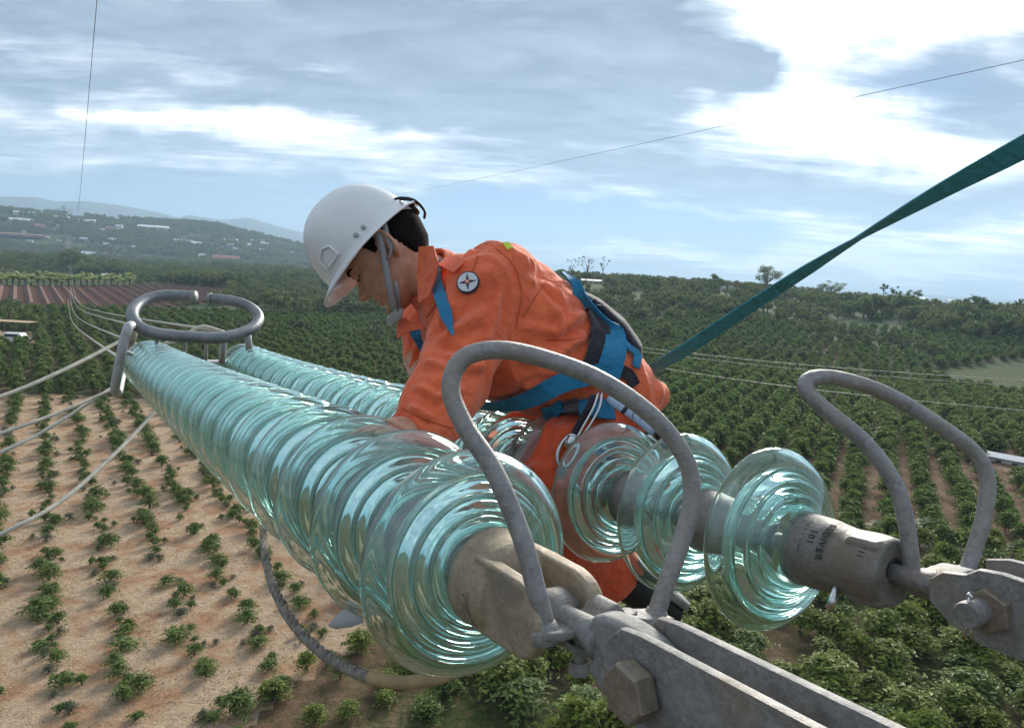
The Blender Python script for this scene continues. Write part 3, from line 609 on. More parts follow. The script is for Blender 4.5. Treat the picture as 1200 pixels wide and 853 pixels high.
# single trees that stand out
def tree_thing(px, py, R, H, trunk_h, ncl, nl, ls, label, mat=None, sparse=1., seed=1, flat=.75, group=None, ytop=None, dist=415.):
    P = hit(px, py)
    if ytop: r0 = ray(px, ytop); k0 = dist / np.hypot(r0[0], r0[1]); P = CAM + r0 * k0; g0 = float(height(P[0], P[1])); H = P[2] - g0; trunk_h = H * .42; R *= 1.15; ncl = int(ncl * 1.6); P[2] = g0
    r_ = np.random.default_rng(seed); mat = mat or M_tree
    c, nn, s, t, st, _, _ = crown_tree('t', mat, R, H, trunk_h, ncl, nl, ls, r_, flat, sparse)
    e = empty('tree', (P[0], P[1], P[2] - .1), label, 'tree', group)
    cm = leaves_mesh('crown', mat, c, nn, s, r_, 1.5, tone=t); co = bpy.data.objects.new('crown', cm); COL.objects.link(co); co.parent = e
    mb = MB(); [mb.tube(p, q, 6) for p, q in st]; mb.build('trunk', M_bark, e, absolute=False); return e
tree_thing(901, 337, 6, 10, 3, 20, 70, .6, 'round dark tree on the skyline just left of the green sling', seed=3, ytop=311)
tree_thing(1037, 348, 2.0, 7.5, 3.5, 8, 60, .5, 'slim tall tree on the skyline, left one of the pair right of the sling', seed=4, ytop=331)
tree_thing(1052, 350, 2.4, 6.5, 3.5, 8, 60, .5, 'slim flat topped tree on the skyline, right one of the pair', seed=5, ytop=334)
tree_thing(1072, 353, 3.2, 6, 2.5, 10, 60, .5, 'lopsided dark tree on the skyline above the pale house', seed=6, ytop=337)
tree_thing(976, 345, 5.5, 5, .5, 18, 60, .5, 'broad low dome shaped tree on the right skyline', seed=7, flat=.5, ytop=329)
tree_thing(690, 324, 5.5, 11, 3, 9, 26, .45, 'thin almost bare tree on the skyline above the blue back strap', M_weed, seed=8, sparse=.7, ytop=298)
tree_thing(672, 323, 3.5, 8, 3, 7, 22, .45, 'small thin bare tree left of the taller bare one', M_weed, seed=9, sparse=.7, ytop=302)
tree_thing(708, 325, 3.0, 11, 4, 7, 18, .45, 'tall bare leaning tree at the right of the skyline trio', M_weed, seed=10, sparse=.6, ytop=297)
tree_thing(88, 316, 13, 13, 1, 28, 50, 1.6, 'large dark round tree in the valley behind the banana row', seed=11)
tree_thing(156, 304, 13, 13, 1, 24, 50, 1.6, 'dark round tree in the valley right of the tower', seed=12)
tree_thing(12, 385, 5, 7, 1, 18, 60, .6, 'dark bushy tree beside the parked van at the left edge', seed=13)
tree_thing(440, 405, 3, 7, 2, 12, 50, .4, 'thin grey green tree standing under the chin of the worker', M_weed, seed=14, sparse=.8)
tree_thing(315, 311, 6, 7, 1, 16, 50, .9, 'low dark tree at the forest edge left of the hard hat', seed=15)
tree_thing(345, 312, 8, 9, 1, 16, 50, .9, 'taller dark tree touching the hard hat brim', seed=16)

# buildings in the valley and on the hills
M_wallw = simple('white plaster wall', (.62, .60, .56), .8, noise=1, amt=.08); M_wallp = simple('pinkish plaster wall', (.42, .28, .22), .8, noise=1, amt=.1); M_wallt = simple('tan wall', (.50, .36, .22), .8, noise=1, amt=.1)
M_roofw = simple('pale metal roof', (.66, .68, .70), .5, noise=2, amt=.06); M_roofr = simple('red brown roof', (.27, .11, .08), .8, noise=2, amt=.12); M_roofg = simple('grey roof', (.30, .31, .32), .6, noise=2, amt=.12)
M_pane = simple('dark window', (.04, .045, .05), .2)
def house(px, py, wpx, hpx, roof, wall, label, depth=.7, dist=None, group=None, name='house', pitch=.28, cat='house', nwin=3):
    P = hit(px, py) ; d = np.linalg.norm(P - CAM) if dist is None else dist
    if dist: P = CAM + ray(px, py) * dist; P[2] = height(P[0], P[1])
    wd = wpx / FPX * d; ht = hpx / FPX * d; dp = max(wd * depth, ht); rz = -math.atan2(P[0], P[1]) + R_.uniform(-.25, .25)
    e = empty(name, (P[0], P[1], P[2] - .2), label, cat, group); e.rotation_euler[2] = rz
    wh = ht * .62; mb = MB(); X, Y, Z = np.eye(3); mb.box((0, 0, wh / 2), X, Y, Z, wd, dp, wh); mb.build('wall', wall, e, False, absolute=False)
    mb = MB(); ov = wd * .03; rh = ht * .38
    mb.prism([(-dp / 2 - ov, 0), (dp / 2 + ov, 0), (dp / 2 + ov, rh * .12), (0, rh), (-dp / 2 - ov, rh * .12)], (0, 0, wh + .01), Y, Z, X, wd + 2 * ov); mb.build('roof', roof, e, False, absolute=False)
    if nwin and wpx > 7:
        wme = None
        for i in range(nwin):
            if wme is None:
                mb = MB(); mb.box((0, 0, 0), X, Y, Z, wd * .09, .3, wh * .35); o = mb.build('window', M_pane, e, False, absolute=False); wme = o.data
            else: o = bpy.data.objects.new('window', wme); COL.objects.link(o); o.parent = e
            o.location = (wd * ((i + .5) / nwin - .5) * .85, -dp / 2 - .02, wh * .55)
    return e
H_ = [(72, 258, 14, 4, 'w', 'long pale roofed shed high on the far left hill'), (24, 262, 18, 5, 'w', 'wide white building near the left edge of the far hill'), (22, 252, 8, 4, 'w', 'small white house at the hilltop by the left edge'),
      (38, 253, 7, 4, 'w', 'small grey house near the top of the far left hill'), (102, 263, 14, 5, 'w', 'pale row house right of the transmission tower on the hill'), (130, 270, 9, 4, 'p', 'pinkish house halfway down the far hill'),
      (140, 269, 6, 5, 'w', 'bright white little house beside the pinkish one'), (180, 271, 27, 6, 'w', 'broad pale hangar roof on the far hillside'), (133, 286, 6, 6, 'w', 'bright white twin gabled house in the valley'),
      (128, 284, 4, 5, 'w', 'tiny white house left of the twin gabled one'), (99, 283, 9, 4, 'w', 'low white house below the tower on the hill'), (46, 272, 9, 8, 'p', 'tall pinkish building at the left on the hill'),
      (20, 277, 40, 3, 'p', 'long low pink wall across the hill at the left edge'), (35, 300, 8, 5, 'w', 'white box shaped house alone in the green valley'), (36, 305, 8, 4, 'p', 'red brown house in front of the white box one'),
      (104, 304, 12, 8, 't', 'tan building with a yellow gable in the valley'), (118, 300, 14, 4, 'p', 'low pink roofed house right of the tan building'), (136, 303, 9, 4, 'w', 'white flat house near the dark round valley tree'),
      (215, 285, 18, 4, 'w', 'left greenhouse of the long white row'), (236, 288, 20, 4, 'w', 'second greenhouse of the long white row'), (262, 289, 18, 4, 'w', 'third greenhouse of the long white row'),
      (283, 289, 18, 4, 'w', 'fourth greenhouse of the long white row'), (270, 283, 14, 3, 'w', 'small greenhouse above the long white row'), (302, 284, 16, 3, 'w', 'upper greenhouse at the right of the far slope'),
      (300, 294, 18, 3, 'w', 'lower greenhouse at the right of the far slope'), (336, 298, 14, 3, 'w', 'low white shed beside the hard hat'), (310, 289, 8, 5, 'w', 'greenhouse seen end on between two long ones'),
      (265, 309, 26, 9, 'r', 'large red brown roofed house at the forest edge'), (238, 305, 8, 7, 'w', 'white house left of the large red brown roof'), (246, 309, 10, 6, 'p', 'pink house beside the large red brown roof'),
      (221, 309, 8, 4, 't', 'small tan hut at the forest edge'), (125, 326, 8, 5, 'w', 'small white hut right of the banana row'), (286, 291, 8, 5, 'p', 'small pink house under the greenhouses')]
for px_, py_, w_, h_, c_, lb in H_:
    house(px_, py_, w_, h_, {'w': M_roofw, 'p': M_roofr, 't': M_roofw, 'r': M_roofr}[c_], {'w': M_wallw, 'p': M_wallp, 't': M_wallt, 'r': M_wallp}[c_], lb, nwin=3 if w_ > 8 else 2, name='greenhouse' if 'greenhouse' in lb else 'house', cat='greenhouse' if 'greenhouse' in lb else 'house')
for i in range(64):
    px_ = R_.uniform(0, 350); py_ = np.interp(px_, *HILL) + R_.uniform(8, 40)
    house(px_, py_, R_.uniform(2.5, 5.5), R_.uniform(2, 3.4), R_.choice([M_roofw, M_roofr, M_roofg]), R_.choice([M_wallw, M_wallw, M_wallp]), 'tiny house of the village scattered over the far hillside', group='tiny houses on the far hillside', nwin=0)
house(694, 332, 26, 5, M_roofg, M_wallw, 'low pale roofed shed on the ridge right of the back strap', nwin=4)
house(845, 341, 10, 6, M_roofg, M_wallw, 'grey gabled house on the ridge left of the green sling', nwin=2); house(858, 341, 8, 6, M_roofg, M_wallw, 'second grey gabled house beside the first on the ridge', nwin=2)
house(1067, 354, 26, 6, M_roofg, M_wallp, 'pale pinkish house on the right ridge under the lopsided tree', nwin=4)
house(1130, 358, 30, 5, M_roofg, M_wallw, 'long grey roofed building on the right ridge', nwin=5)
house(1172, 541, 46, 10, M_roofw, M_wallw, 'low white roofed shed at the right edge beyond the metal loop', nwin=3, pitch=.1, name='shed', cat='shed', depth=.35)
house(1122, 526, 14, 7, M_roofw, M_wallw, 'little pale roofed hut left of the white roofed shed', nwin=0, name='hut', cat='hut')
# white van in the yard at the left edge
P = hit(20, 402); e = empty('van', P, 'small white van parked in the dirt yard at the left edge', 'van'); X, Y, Z = np.eye(3)
mb = MB(); mb.prism([(-2.1, .35), (2.1, .35), (2.2, .9), (1.75, 1.15), (1.1, 1.95), (-2.05, 1.95), (-2.15, 1.)], (0, 0, 0), X, Z, Y, 1.75, .08); mb.build('body', simple('white van paint', (.75, .77, .8), .3), e, False, absolute=False)
for sx in (-1.35, 1.35):
    for sy in (-.8, .8): mb = MB(); mb.lathe([(.2, -.1), (.33, -.09), (.33, .09), (.2, .1)], (sx, sy, .33), (0, 1, 0), 16); mb.build('wheel', M_black, e, absolute=False)
mb = MB(); mb.prism([(1.1, 1.25), (1.62, 1.2), (1.12, 1.8)], (0, 0, 0), X, Z, Y, 1.78); mb.build('windscreen', M_pane, e, False, absolute=False)
mb = MB(); mb.box((-.5, 0, 1.5), X, Y, Z, 2.6, 1.78, .5); mb.build('window', M_pane, e, False, absolute=False)
P = hit(18, 391); e = empty('lean_to', P, 'tan roofed open lean-to behind the white van', 'shelter'); wd = 34 / FPX * np.linalg.norm(P - CAM)
mb = MB(); mb.box((0, 0, 2.6), X, Y, Z, wd, 3.2, .12); mb.build('roof', M_wallt, e, False, absolute=False)
for sx in (-.45, .45):
    for sy in (-1.4, 1.4): mb = MB(); mb.box((wd * sx, sy, 1.27), X, Y, Z, .14, .14, 2.54); mb.build('post', M_bark, e, False, absolute=False)
# the air
def haze():
    me = bpy.data.meshes.new('haze'); h = 15000.; z0, z1 = -60., 760.
    v = [(x, y, z) for z in (z0, z1) for x, y in ((-h, -h), (h, -h), (h, h), (-h, h))]
    me.from_pydata(v, [], [(0, 3, 2, 1), (4, 5, 6, 7), (0, 1, 5, 4), (1, 2, 6, 5), (2, 3, 7, 6), (3, 0, 4, 7)])
    m_ = bpy.data.materials.new('pale haze'); m_.use_nodes = True; t = NT(m_.node_tree); out = t.n('ShaderNodeOutputMaterial'); pv = t.n('ShaderNodeVolumePrincipled')
    pv.inputs['Color'].default_value = (.52, .75, 1., 1); pv.inputs['Density'].default_value = 2.0e-4; pv.inputs['Anisotropy'].default_value = .2
    t.t.links.new(pv.outputs[0], out.inputs['Volume']); me.materials.append(m_); o = bpy.data.objects.new('haze', me); COL.objects.link(o); tag(o, kind='stuff')
haze()

# ================================================================== THE INSULATOR STRINGS
SP = .193                                     # spacing of the discs along a string
A0 = np.array([-.038, .246, .856]); AD = np.array([(75.7 - CX) / FPX, (380. - CY) / FPX, 1.]); AD /= np.linalg.norm(AD)
B0 = np.array([.413, .269, 1.073]); BD = np.array([(90.4 - CX) / FPX, (399.8 - CY) / FPX, 1.]); BD /= np.linalg.norm(BD)
DOWN = -ez                                     # gravity in camera-frame coordinates
def axis_pt(S, x):
    O, D, sag = S; return O + D * x + DOWN * sag * x * abs(x)
def axis_dir(S, x):
    O, D, sag = S; d = D + DOWN * 2 * sag * abs(x); return d / np.linalg.norm(d)
SA, SB = (A0, AD, -.004), (B0, BD, -.009)
def cw(p): return CAM + dirw(p)                # camera frame -> world point
def frame(S, x):
    """world axes at x along the string: a (away from tower), s (sideways to the right), u (up)"""
    a = dirw(axis_dir(S, x)); s = np.cross(a, [0, 0, 1.]); s /= np.linalg.norm(s); u = np.cross(s, a); return a, s, u
GL = [(.046, -.042), (.051, -.038), (.060, -.030), (.075, -.021), (.092, -.0140), (.104, -.0085), (.115, -.0030), (.125, .0045), (.1320, .0120), (.1365, .0190), (.1392, .0245), (.1403, .0295), (.1400, .0340), (.1380, .0365), (.1352, .0355), (.1330, .0310),
      (.1300, .0235), (.1250, .0155), (.1190, .0095), (.1130, .0060), (.1085, .0060), (.1060, .0120), (.1045, .0260), (.1020, .0345), (.0980, .0350), (.0955, .0260), (.0935, .0070), (.0900, -.0005), (.0860, .0000), (.0840, .0090),
      (.0825, .0270), (.0800, .0350), (.0760, .0345), (.0735, .0240), (.0715, .0010), (.0680, -.0060), (.0650, -.0040), (.0635, .0080), (.0620, .0230), (.0590, .0290), (.0560, .0270), (.0545, .0120), (.0530, -.008), (.0490, -.0135), (.0430, -.0135), (.036, -.022), (.037, -.040)]
SH = -.020
CAPSH = lambda L: [(r_, x_ + SH) for r_, x_ in L]
Z3 = (0, 0, 1)
_g = MB().lathe(GL, (0, 0, 0), Z3, 96, closed=True); _o = _g.build('glass_disc', M_glass); me_glass = _o.data; bpy.data.objects.remove(_o)
CAPP = [(.020, -.022), (.0495, -.0225), (.0520, -.030), (.0515, -.040), (.0500, -.060), (.0470, -.078), (.0420, -.088), (.0385, -.096), (.0395, -.104), (.0400, -.126), (.0375, -.136), (.0320, -.140), (.020, -.140)]
_g = MB().lathe(CAPP, (0, 0, 0), Z3, 40); _g.box((0, .037, -.118), (1, 0, 0), (0, 1, 0), (0, 0, 1), .030, .016, .03, .003); _o = _g.build('metal_cap', M_cap, angle=50); me_cap = _o.data; bpy.data.objects.remove(_o)
_g = MB().lathe([(.030, -.022), (.030, -.008), (.012, .0), (.011, .046), (.016, .054), (.016, .060), (.010, .062)], (0, 0, 0), Z3, 24); _o = _g.build('pin', M_galv, angle=40); me_pin = _o.data; bpy.data.objects.remove(_o)
def add_child(name, me, par, M=None):
    o = bpy.data.objects.new(name, me); COL.objects.link(o); o.parent = par
    if M is not None: o.matrix_local = M
    return o
def string(S, n, label, first_cap):
    root = empty('insulator_string', cw(axis_pt(S, 0)), label, 'insulator string', 'pair of glass insulator strings'); off = WL[root.name]
    for k in range(n):
        x = k * SP; a, s, u = frame(S, x); c = cw(axis_pt(S, x)) - off; tw = R_.uniform(0, 6.28) if k else 0
        s2 = s * math.cos(tw) + u * math.sin(tw); u2 = -s * math.sin(tw) + u * math.cos(tw)
        M = Matrix(((s2[0], u2[0], a[0], c[0]), (s2[1], u2[1], a[1], c[1]), (s2[2], u2[2], a[2], c[2]), (0, 0, 0, 1)))
        d = add_child('glass_disc', me_glass, root, M)
        if k: add_child('metal_cap', me_cap, d)
        add_child('pin', me_pin, d)
    return root
strA = string(SA, 21, 'near glass insulator string with a tan stained end cap, running under the man\'s hand', None)
strB = string(SB, 22, 'far glass insulator string with a grey lettered end cap, straddled by the man', None)

def remeshed(mb, name, mat, parent, vox, smooth=4, absolute=True):
    o = mb.build(name, mat, None); r = o.modifiers.new('r', 'REMESH'); r.mode = 'VOXEL'; r.voxel_size = vox; r.use_smooth_shade = True
    if smooth: s = o.modifiers.new('s', 'SMOOTH'); s.iterations = smooth; s.factor = .5
    dg = bpy.context.evaluated_depsgraph_get(); me = bpy.data.meshes.new_from_object(o.evaluated_get(dg)); bpy.data.objects.remove(o)
    me.materials.clear(); [me.materials.append(m_) for m_ in (mat if isinstance(mat, (list, tuple)) else [mat])]
    if parent is not None:
        off = WL[parent.name]; me.transform(Matrix.Translation(-Vector(off)))
    me.polygons.foreach_set('use_smooth', np.ones(len(me.polygons), bool)); me.name = name
    o = bpy.data.objects.new(name, me); COL.objects.link(o)
    if parent is not None: o.parent = parent; WL[o.name] = WL[parent.name]
    else: WL[o.name] = np.zeros(3)
    return o
def text_on_cap(lines, root, S, radius_at, mat, ang0, name='lettering', height=.0105, parent=None):
    """raised cast lettering wrapped round the cap; lines: (text, x along axis, size)"""
    mb = MB(); dg = bpy.context.evaluated_depsgraph_get()
    for txt, x0, size, flip in lines:
        cu = bpy.data.curves.new('t', 'FONT'); cu.body = txt; cu.size = size; cu.align_x = 'CENTER'; cu.align_y = 'CENTER'; cu.extrude = .0006; cu.space_character = 1.15; cu.offset = .0002
        to = bpy.data.objects.new('t', cu); COL.objects.link(to); dg.update(); me = bpy.data.meshes.new_from_object(to.evaluated_get(dg)); bpy.data.objects.remove(to)
        a, s, u = frame(S, 0); c = cw(axis_pt(S, 0)); vs = []
        for v in me.vertices:
            tx, ty, tz = v.co; th = ang0 + (-tx if not flip else tx) / .05; x = x0 + (ty if flip else -ty); r = radius_at(x) + .0002 + tz + .0006
            vs.append(c + a * x + r * (math.cos(th) * u + math.sin(th) * s))
        mb.add(vs, [tuple(p.vertices) for p in me.polygons])
    return mb.build(name, mat, parent, smooth=False)
# --- end cap of the near string: cast clevis, tan
dA = [c for c in strA.children if c.name.startswith('glass_disc')][0]; dB = [c for c in strB.children if c.name.startswith('glass_disc')][0]
a, s, u = frame(SA, 0); OA = cw(axis_pt(SA, 0))
mb = MB(); mb.lathe([(.02, -.022), (.054, -.0225), (.0585, -.028), (.0585, -.036), (.0560, -.040), (.0555, -.060), (.0550, -.080), (.0500, -.089), (.036, -.094)], OA, a, 56)
def cheek(sd, k=1.):
    poly = [(.060, .041), (.095, .041), (.148, .039)] + [(.148 + .038 * math.sin(q_), .038 * math.cos(q_)) for q_ in np.linspace(.2, math.pi - .2, 14)] + [(.148, -.039), (.095, -.041), (.060, -.041)]
    mb.prism([(-p[0], p[1]) for p in poly], OA + s * sd, a, u, s, .018, .003)
cheek(.034); cheek(-.034)

capA = remeshed(mb, 'metal_cap', M_tan, strA, .0016, 3); capA['label'] = 'tan rust stained clevis end cap'
mb = MB(); mb.lathe([(.008, -.042), (.013, -.041), (.013, .041), (.008, .042)], OA - a * .150, s, 20); mb.build('clevis_pin', M_galv, strA, angle=40)
text_on_cap([('SEDIVER', -.064, .013, False), ('101', -.048, .012, False)], strA, SA, lambda x: .0560, M_tan, math.radians(-118), parent=strA, name='cast_lettering')
# --- end cap of the far string: long grey socket cap
a, s, u = frame(SB, 0); OB = cw(axis_pt(SB, 0))
mb = MB(); mb.lathe([(.02, -.022), (.0500, -.0225), (.0525, -.032), (.0522, -.05), (.0510, -.074), (.0475, -.094), (.0455, -.106), (.0460, -.118), (.0470, -.140), (.0455, -.160), (.0430, -.166), (.020, -.166), (.018, -.150)], OB, a, 56)
mb.box(OB - a * .138 + u * .026 - s * .010, a, s, u, .046, .046, .036, .006)
mb.box(OB - a * .140 - u * .022, a, s, u, .05, .06, .045, .006)
capB = remeshed(mb, 'metal_cap', M_cap, strB, .0018, 4); capB['label'] = 'long dull grey end cap with stamped lettering'
M_stamp = simple('dark stamped lettering', (.055, .052, .05), .8)
text_on_cap([('SEDIVER', -.088, .0140, False), ('101', -.070, .0135, False), ('(MALAY)', -.053, .0130, False)], strB, SB, lambda x: .0505, M_stamp, math.radians(-50), parent=strB, name='stamped_lettering')
text_on_cap([('1111', -.142, .011, False)], strB, SB, lambda x: .0462, M_stamp, math.radians(-48), parent=strB, name='stamped_number')
mb = MB(); q = OB - a * .105 - u * .040 - s * .030; mb.tube([q + u * .02, q - u * .006 - s * .012, q - u * .016 - s * .018], [.006, .006, .0055], 12); mb.tube([q - s * .010 - u * .004, q - s * .02 - u * .018], .0035, 8); mb.build('cotter_pin', M_steel, strB)

# --- arcing horns: hairpin tubes on brackets
def horn(pts, r, label, feet, brk, group='arcing horns at the tower end'):
    P = [PX(*p) for p in pts]; root = empty('arcing_horn', P[0], label, 'arcing horn', group)
    mb = MB(); mb.tube(spline(P, 90), r, 20); mb.build('tube', M_horn, root)
    return root
hA = horn([(640, 737, .690), (628, 690, .690), (610, 625, .695), (578, 550, .705), (545, 500, .715), (528, 455, .725), (543, 420, .735), (585, 410, .745), (640, 421, .755), (705, 446, .765), (765, 488, .775), (802, 535, .785), (811, 580, .79), (800, 630, .785), (782, 680, .778), (768, 722, .77)], .0098,
          'large grey hairpin arcing horn looping in front of the man above the near string', None, None)
hB = horn([(1069, 678, .925), (1064, 625, .925), (1050, 570, .93), (1015, 520, .94), (965, 478, .955), (944, 455, .965), (952, 443, .975), (985, 444, .985), (1040, 462, 1.0), (1100, 498, 1.01), (1142, 530, 1.02), (1157, 560, 1.02), (1154, 600, 1.015), (1143, 640, 1.01), (1132, 672, 1.0)], .0105,
          'smaller grey hairpin arcing horn above the far string\'s lettered cap at the right', None, None)
def hexbolt(mb, c, n, ref, r, h, ch=.12):
    n = np.asarray(n) / np.linalg.norm(n); ref = ref - ref.dot(n) * n; ref /= np.linalg.norm(ref); v = np.cross(n, ref)
    poly = [(r * math.cos(k * math.pi / 3), r * math.sin(k * math.pi / 3)) for k in range(6)]
    mb.prism(poly, c, ref, v, n, h, h * ch)
# fittings of the near string, in its own frame
a, s, u = frame(SA, 0); 
def HA(x, ss, uu): return OA - a * x + s * ss + u * uu
mb = MB(); mb.tube([HA(.150, 0, 0), HA(.165, 0, .002), HA(.205, 0, .004), HA(.235, 0, 0)], [.020, .0125, .0125, .020], 18); mb.lathe([(.020, -.016), (.024, -.012), (.024, .012), (.020, .016)], HA(.150, 0, 0), s, 24)
link = empty('eye_link', HA(.19, 0, 0), 'grey forged eye link between the tan clevis and the long steel straps', 'link'); mb.build('shank', M_galv, link)
mb = MB(); pl = [(-.225, -.030), (-.222, .012), (-.232, .028), (-.262, .034), (-.300, .030), (-.335, .012), (-.335, -.020), (-.300, -.036), (-.255, -.042)]
pl = [tuple(q_[:2]) for q_ in spline([(p[0], p[1], 0) for p in pl + [pl[0]]], 48)[:-1]]; mb.prism(pl, OA, a, u, s, .028, .005); remeshed(mb, 'eye', M_galv, link, .0022, 3)
# bracket of the horn: a bent flat bar over the link with two bolts and a second bar below
def bar(mb, pts, wv, th):
    mb.ribbon(pts, [wv] * len(pts), th, [u] * len(pts))
brk_l = PX(628, 742, .69); brk_c = HA(.222, 0, .026); brk_r = PX(772, 727, .77)
e1 = brk_l; pts = [PX(627, 745, .685), PX(650, 744, .69), PX(672, 738, .695), PX(694, 729, .70), PX(700, 718, .705), PX(712, 711, .712), PX(722, 722, .72), PX(740, 728, .735), PX(762, 728, .765), PX(778, 727, .775)]
mb = MB(); wv = a * .017
mb.ribbon(spline(pts, 40), [wv] * 41, .009, [u] * 41); o = remeshed(mb, 'bracket', M_galv, hA, .002, 2)
mb = MB(); mb.lathe([(.010, -.010), (.0155, -.008), (.0155, .004), (.012, .008), (.0105, .012)], PX(640, 742, .689), PX(636, 715, .69) - PX(640, 742, .689), 20); mb.lathe([(.010, -.010), (.0155, -.008), (.0155, .004), (.012, .008), (.0105, .012)], PX(768, 726, .770), PX(772, 700, .772) - PX(768, 726, .770), 20); mb.build('foot', M_galv, hA)
for (px_, py_, z) in ((675, 729, .694), (735, 721, .730)):
    mb = MB(); hexbolt(mb, PX(px_, py_, z) , u, a, .0105, .010); mb.build('bolt_head', M_galv, hA, angle=25)
mb = MB(); pts = [PX(652, 752, .70), PX(668, 762, .70), PX(690, 764, .70), PX(712, 757, .71), PX(724, 748, .72)]; mb.ribbon(spline(pts, 20), [a * .015] * 21, .008, [u] * 21); remeshed(mb, 'lower_bracket', M_galv, hA, .002, 2)
mb = MB(); hexbolt(mb, PX(679, 782, .70), u, a, .0105, .014); mb.tube([PX(677, 735, .697), PX(679, 790, .70)], .0055, 12); mb.build('bolt_nut', M_horn, hA, angle=25)
# two long steel straps with a big bolt
straps = empty('steel_strap_pair', HA(.30, 0, 0), 'pair of long parallel steel straps with a big hexagonal bolt head', 'steel straps')
def strap_plate(sd, x0, x1, top, bot, label=None):
    poly = [(-x0 + .004, bot + .020), (-x0 + .0, .0), (-x0 - .004, top - .016), (-x0 - .022, top), (-x0 - .045, top + .003), (-x1, top + .010), (-x1, bot - .014), (-x0 - .06, bot - .008), (-x0 - .02, bot)]
    m2 = MB(); m2.prism(poly, OA + s * sd, a, u, s, .0085, .0016); o = m2.build('strap', M_galv, straps, angle=35); return o
strap_plate(-.022, .262, 1.3, .038, -.034); strap_plate(.020, .262, 1.3, .038, -.034)
mb = MB(); bc = HA(.312, -.0385, -.001); hexbolt(mb, bc, -s, u * .9 + a * .3, .0245, .020, .10); mb.build('bolt_head', M_bolt, straps, angle=25)
mb = MB(); mb.tube([HA(.298, -.03, -.003), HA(.298, .052, -.003)], .0135, 20); mb.build('bolt_shank', M_galv, straps)
mb = MB(); hexbolt(mb, HA(.298, .045, -.003), s, u, .0245, .018); mb.build('nut', M_bolt, straps, angle=25)
# fittings of the far string
a, s, u = frame(SB, 0)
def HB(x, ss, uu): return OB - a * x + s * ss + u * uu
mb = MB(); pts = [PX(1050, 686, .93), PX(1066, 684, .925), PX(1090, 681, .925), (PX(1108, 676, .93)), PX(1122, 672, .96), PX(1140, 675, 1.0)]
mb.ribbon(spline(pts, 30), [a * .019] * 31, .010, [u] * 31); remeshed(mb, 'bracket', M_galv, hB, .002, 2)
mb = MB(); mb.lathe([(.011, -.012), (.017, -.009), (.017, .003), (.0125, .009), (.011, .012)], PX(1070, 679, .925), PX(1068, 650, .925) - PX(1070, 679, .925), 20); mb.lathe([(.011, -.012), (.017, -.009), (.017, .003), (.0125, .009), (.011, .012)], PX(1132, 674, 1.0), PX(1134, 650, 1.0) - PX(1132, 674, 1.0), 20); mb.build('foot', M_galv, hB)
mb = MB(); hexbolt(mb, PX(1087, 673, .925), u, a, .012, .011); mb.build('bolt_head', M_galv, hB, angle=25)
mb = MB(); pts = [PX(1078, 700, .93), PX(1092, 703, .93), PX(1108, 700, .93), PX(1118, 692, .93)]; mb.ribbon(spline(pts, 16), [a * .016] * 17, .009, [u] * 17); remeshed(mb, 'lower_bracket', M_galv, hB, .002, 2)
yk = empty('link_plate', HB(.30, 0, 0), 'wide galvanised link plate with nut and split pin at the right edge', 'link plate')
mb = MB(); mb.tube([HB(.155, 0, 0), HB(.20, 0, .0), HB(.235, 0, 0)], [.014, .013, .018], 18); mb.build('pin_shank', M_galv, yk)
mb = MB(); mb.prism([(-.222, -.012), (-.222, .014), (-.236, .026), (-.262, .030), (-.276, .040), (-.30, .042), (-.36, .036), (-1.2, .040), (-1.2, -.060), (-.36, -.052), (-.28, -.046), (-.245, -.032)], OB - s * .018, a, u, s, .012, .002); mb.build('plate', M_galv, yk, angle=35)
mb = MB(); mb.prism([(-.262, -.04), (-.262, .040), (-.285, .046), (-1.2, .046), (-1.2, -.050), (-.30, -.050)], OB + s * .030, a, u, s, .010, .002); mb.build('plate', M_galv, yk, angle=35)
mb = MB(); hexbolt(mb, HB(.291, -.030, -.002), -s, u * .5 + a, .026, .014); mb.build('nut', M_bolt, yk, angle=25)
mb = MB(); mb.lathe([(.008, -.02), (.0145, -.018), (.0150, .016), (.0135, .020), (.006, .0205)], HB(.285, -.045, -.002), -s, 28); mb.build('bolt_end', M_galv, yk, angle=40)
mb = MB(); q = HB(.285, -.058, 0); mb.tube([q + u * .018, q, q - u * .020 - a * .002, q - u * .030 - a * .004], .0022, 8); mb.tube([q - u * .012, q - u * .020 + a * .003, q - u * .032 + a * .006], .0022, 8); mb.tube([q + u * .016 + a * .004, q + u * .021, q + u * .016 - a * .004], .0025, 8); mb.build('split_pin', M_steel, yk)

# --- far end: corona ring, struts, yoke, dead-end fittings
ax, sx, ux = frame(SA, 4.1)
ringc = PX(229, 371, 4.25); rr_u = PX(308, 374, 4.45) - PX(150, 369, 4.05); rr_u /= np.linalg.norm(rr_u)
def ringpt(px_, py_, z): return PX(px_, py_, z)
loop = [(226, 347.5, 4.35), (210, 346.5, 4.33), (190, 346.5, 4.28), (172, 351, 4.2), (159, 360, 4.1), (155, 371, 4.0), (163, 383, 3.95), (180, 390, 3.95), (205, 393.5, 4.0), (232, 395, 4.08), (258, 395.5, 4.15), (280, 391, 4.25), (296, 384, 4.35), (303, 374, 4.45), (298, 364, 4.5), (284, 356, 4.5), (265, 351.5, 4.48), (247, 350, 4.45)]
ring = empty('corona_ring', PX(229, 395, 4.1), 'grey racetrack shaped corona ring with a gap in its top edge', 'corona ring')
mb = MB(); mb.tube(spline([PX(*p) for p in loop], 110), .0335, 18); mb.build('tube', M_ring, ring)
for q, q2 in (((224, 347.5, 4.35), (229.5, 348, 4.35)), ((248, 350.3, 4.45), (243.5, 349.7, 4.45))): mb = MB(); mb.tube([PX(*q), PX(*q2)], .036, 18); mb.build('end_cap', M_horn, ring)
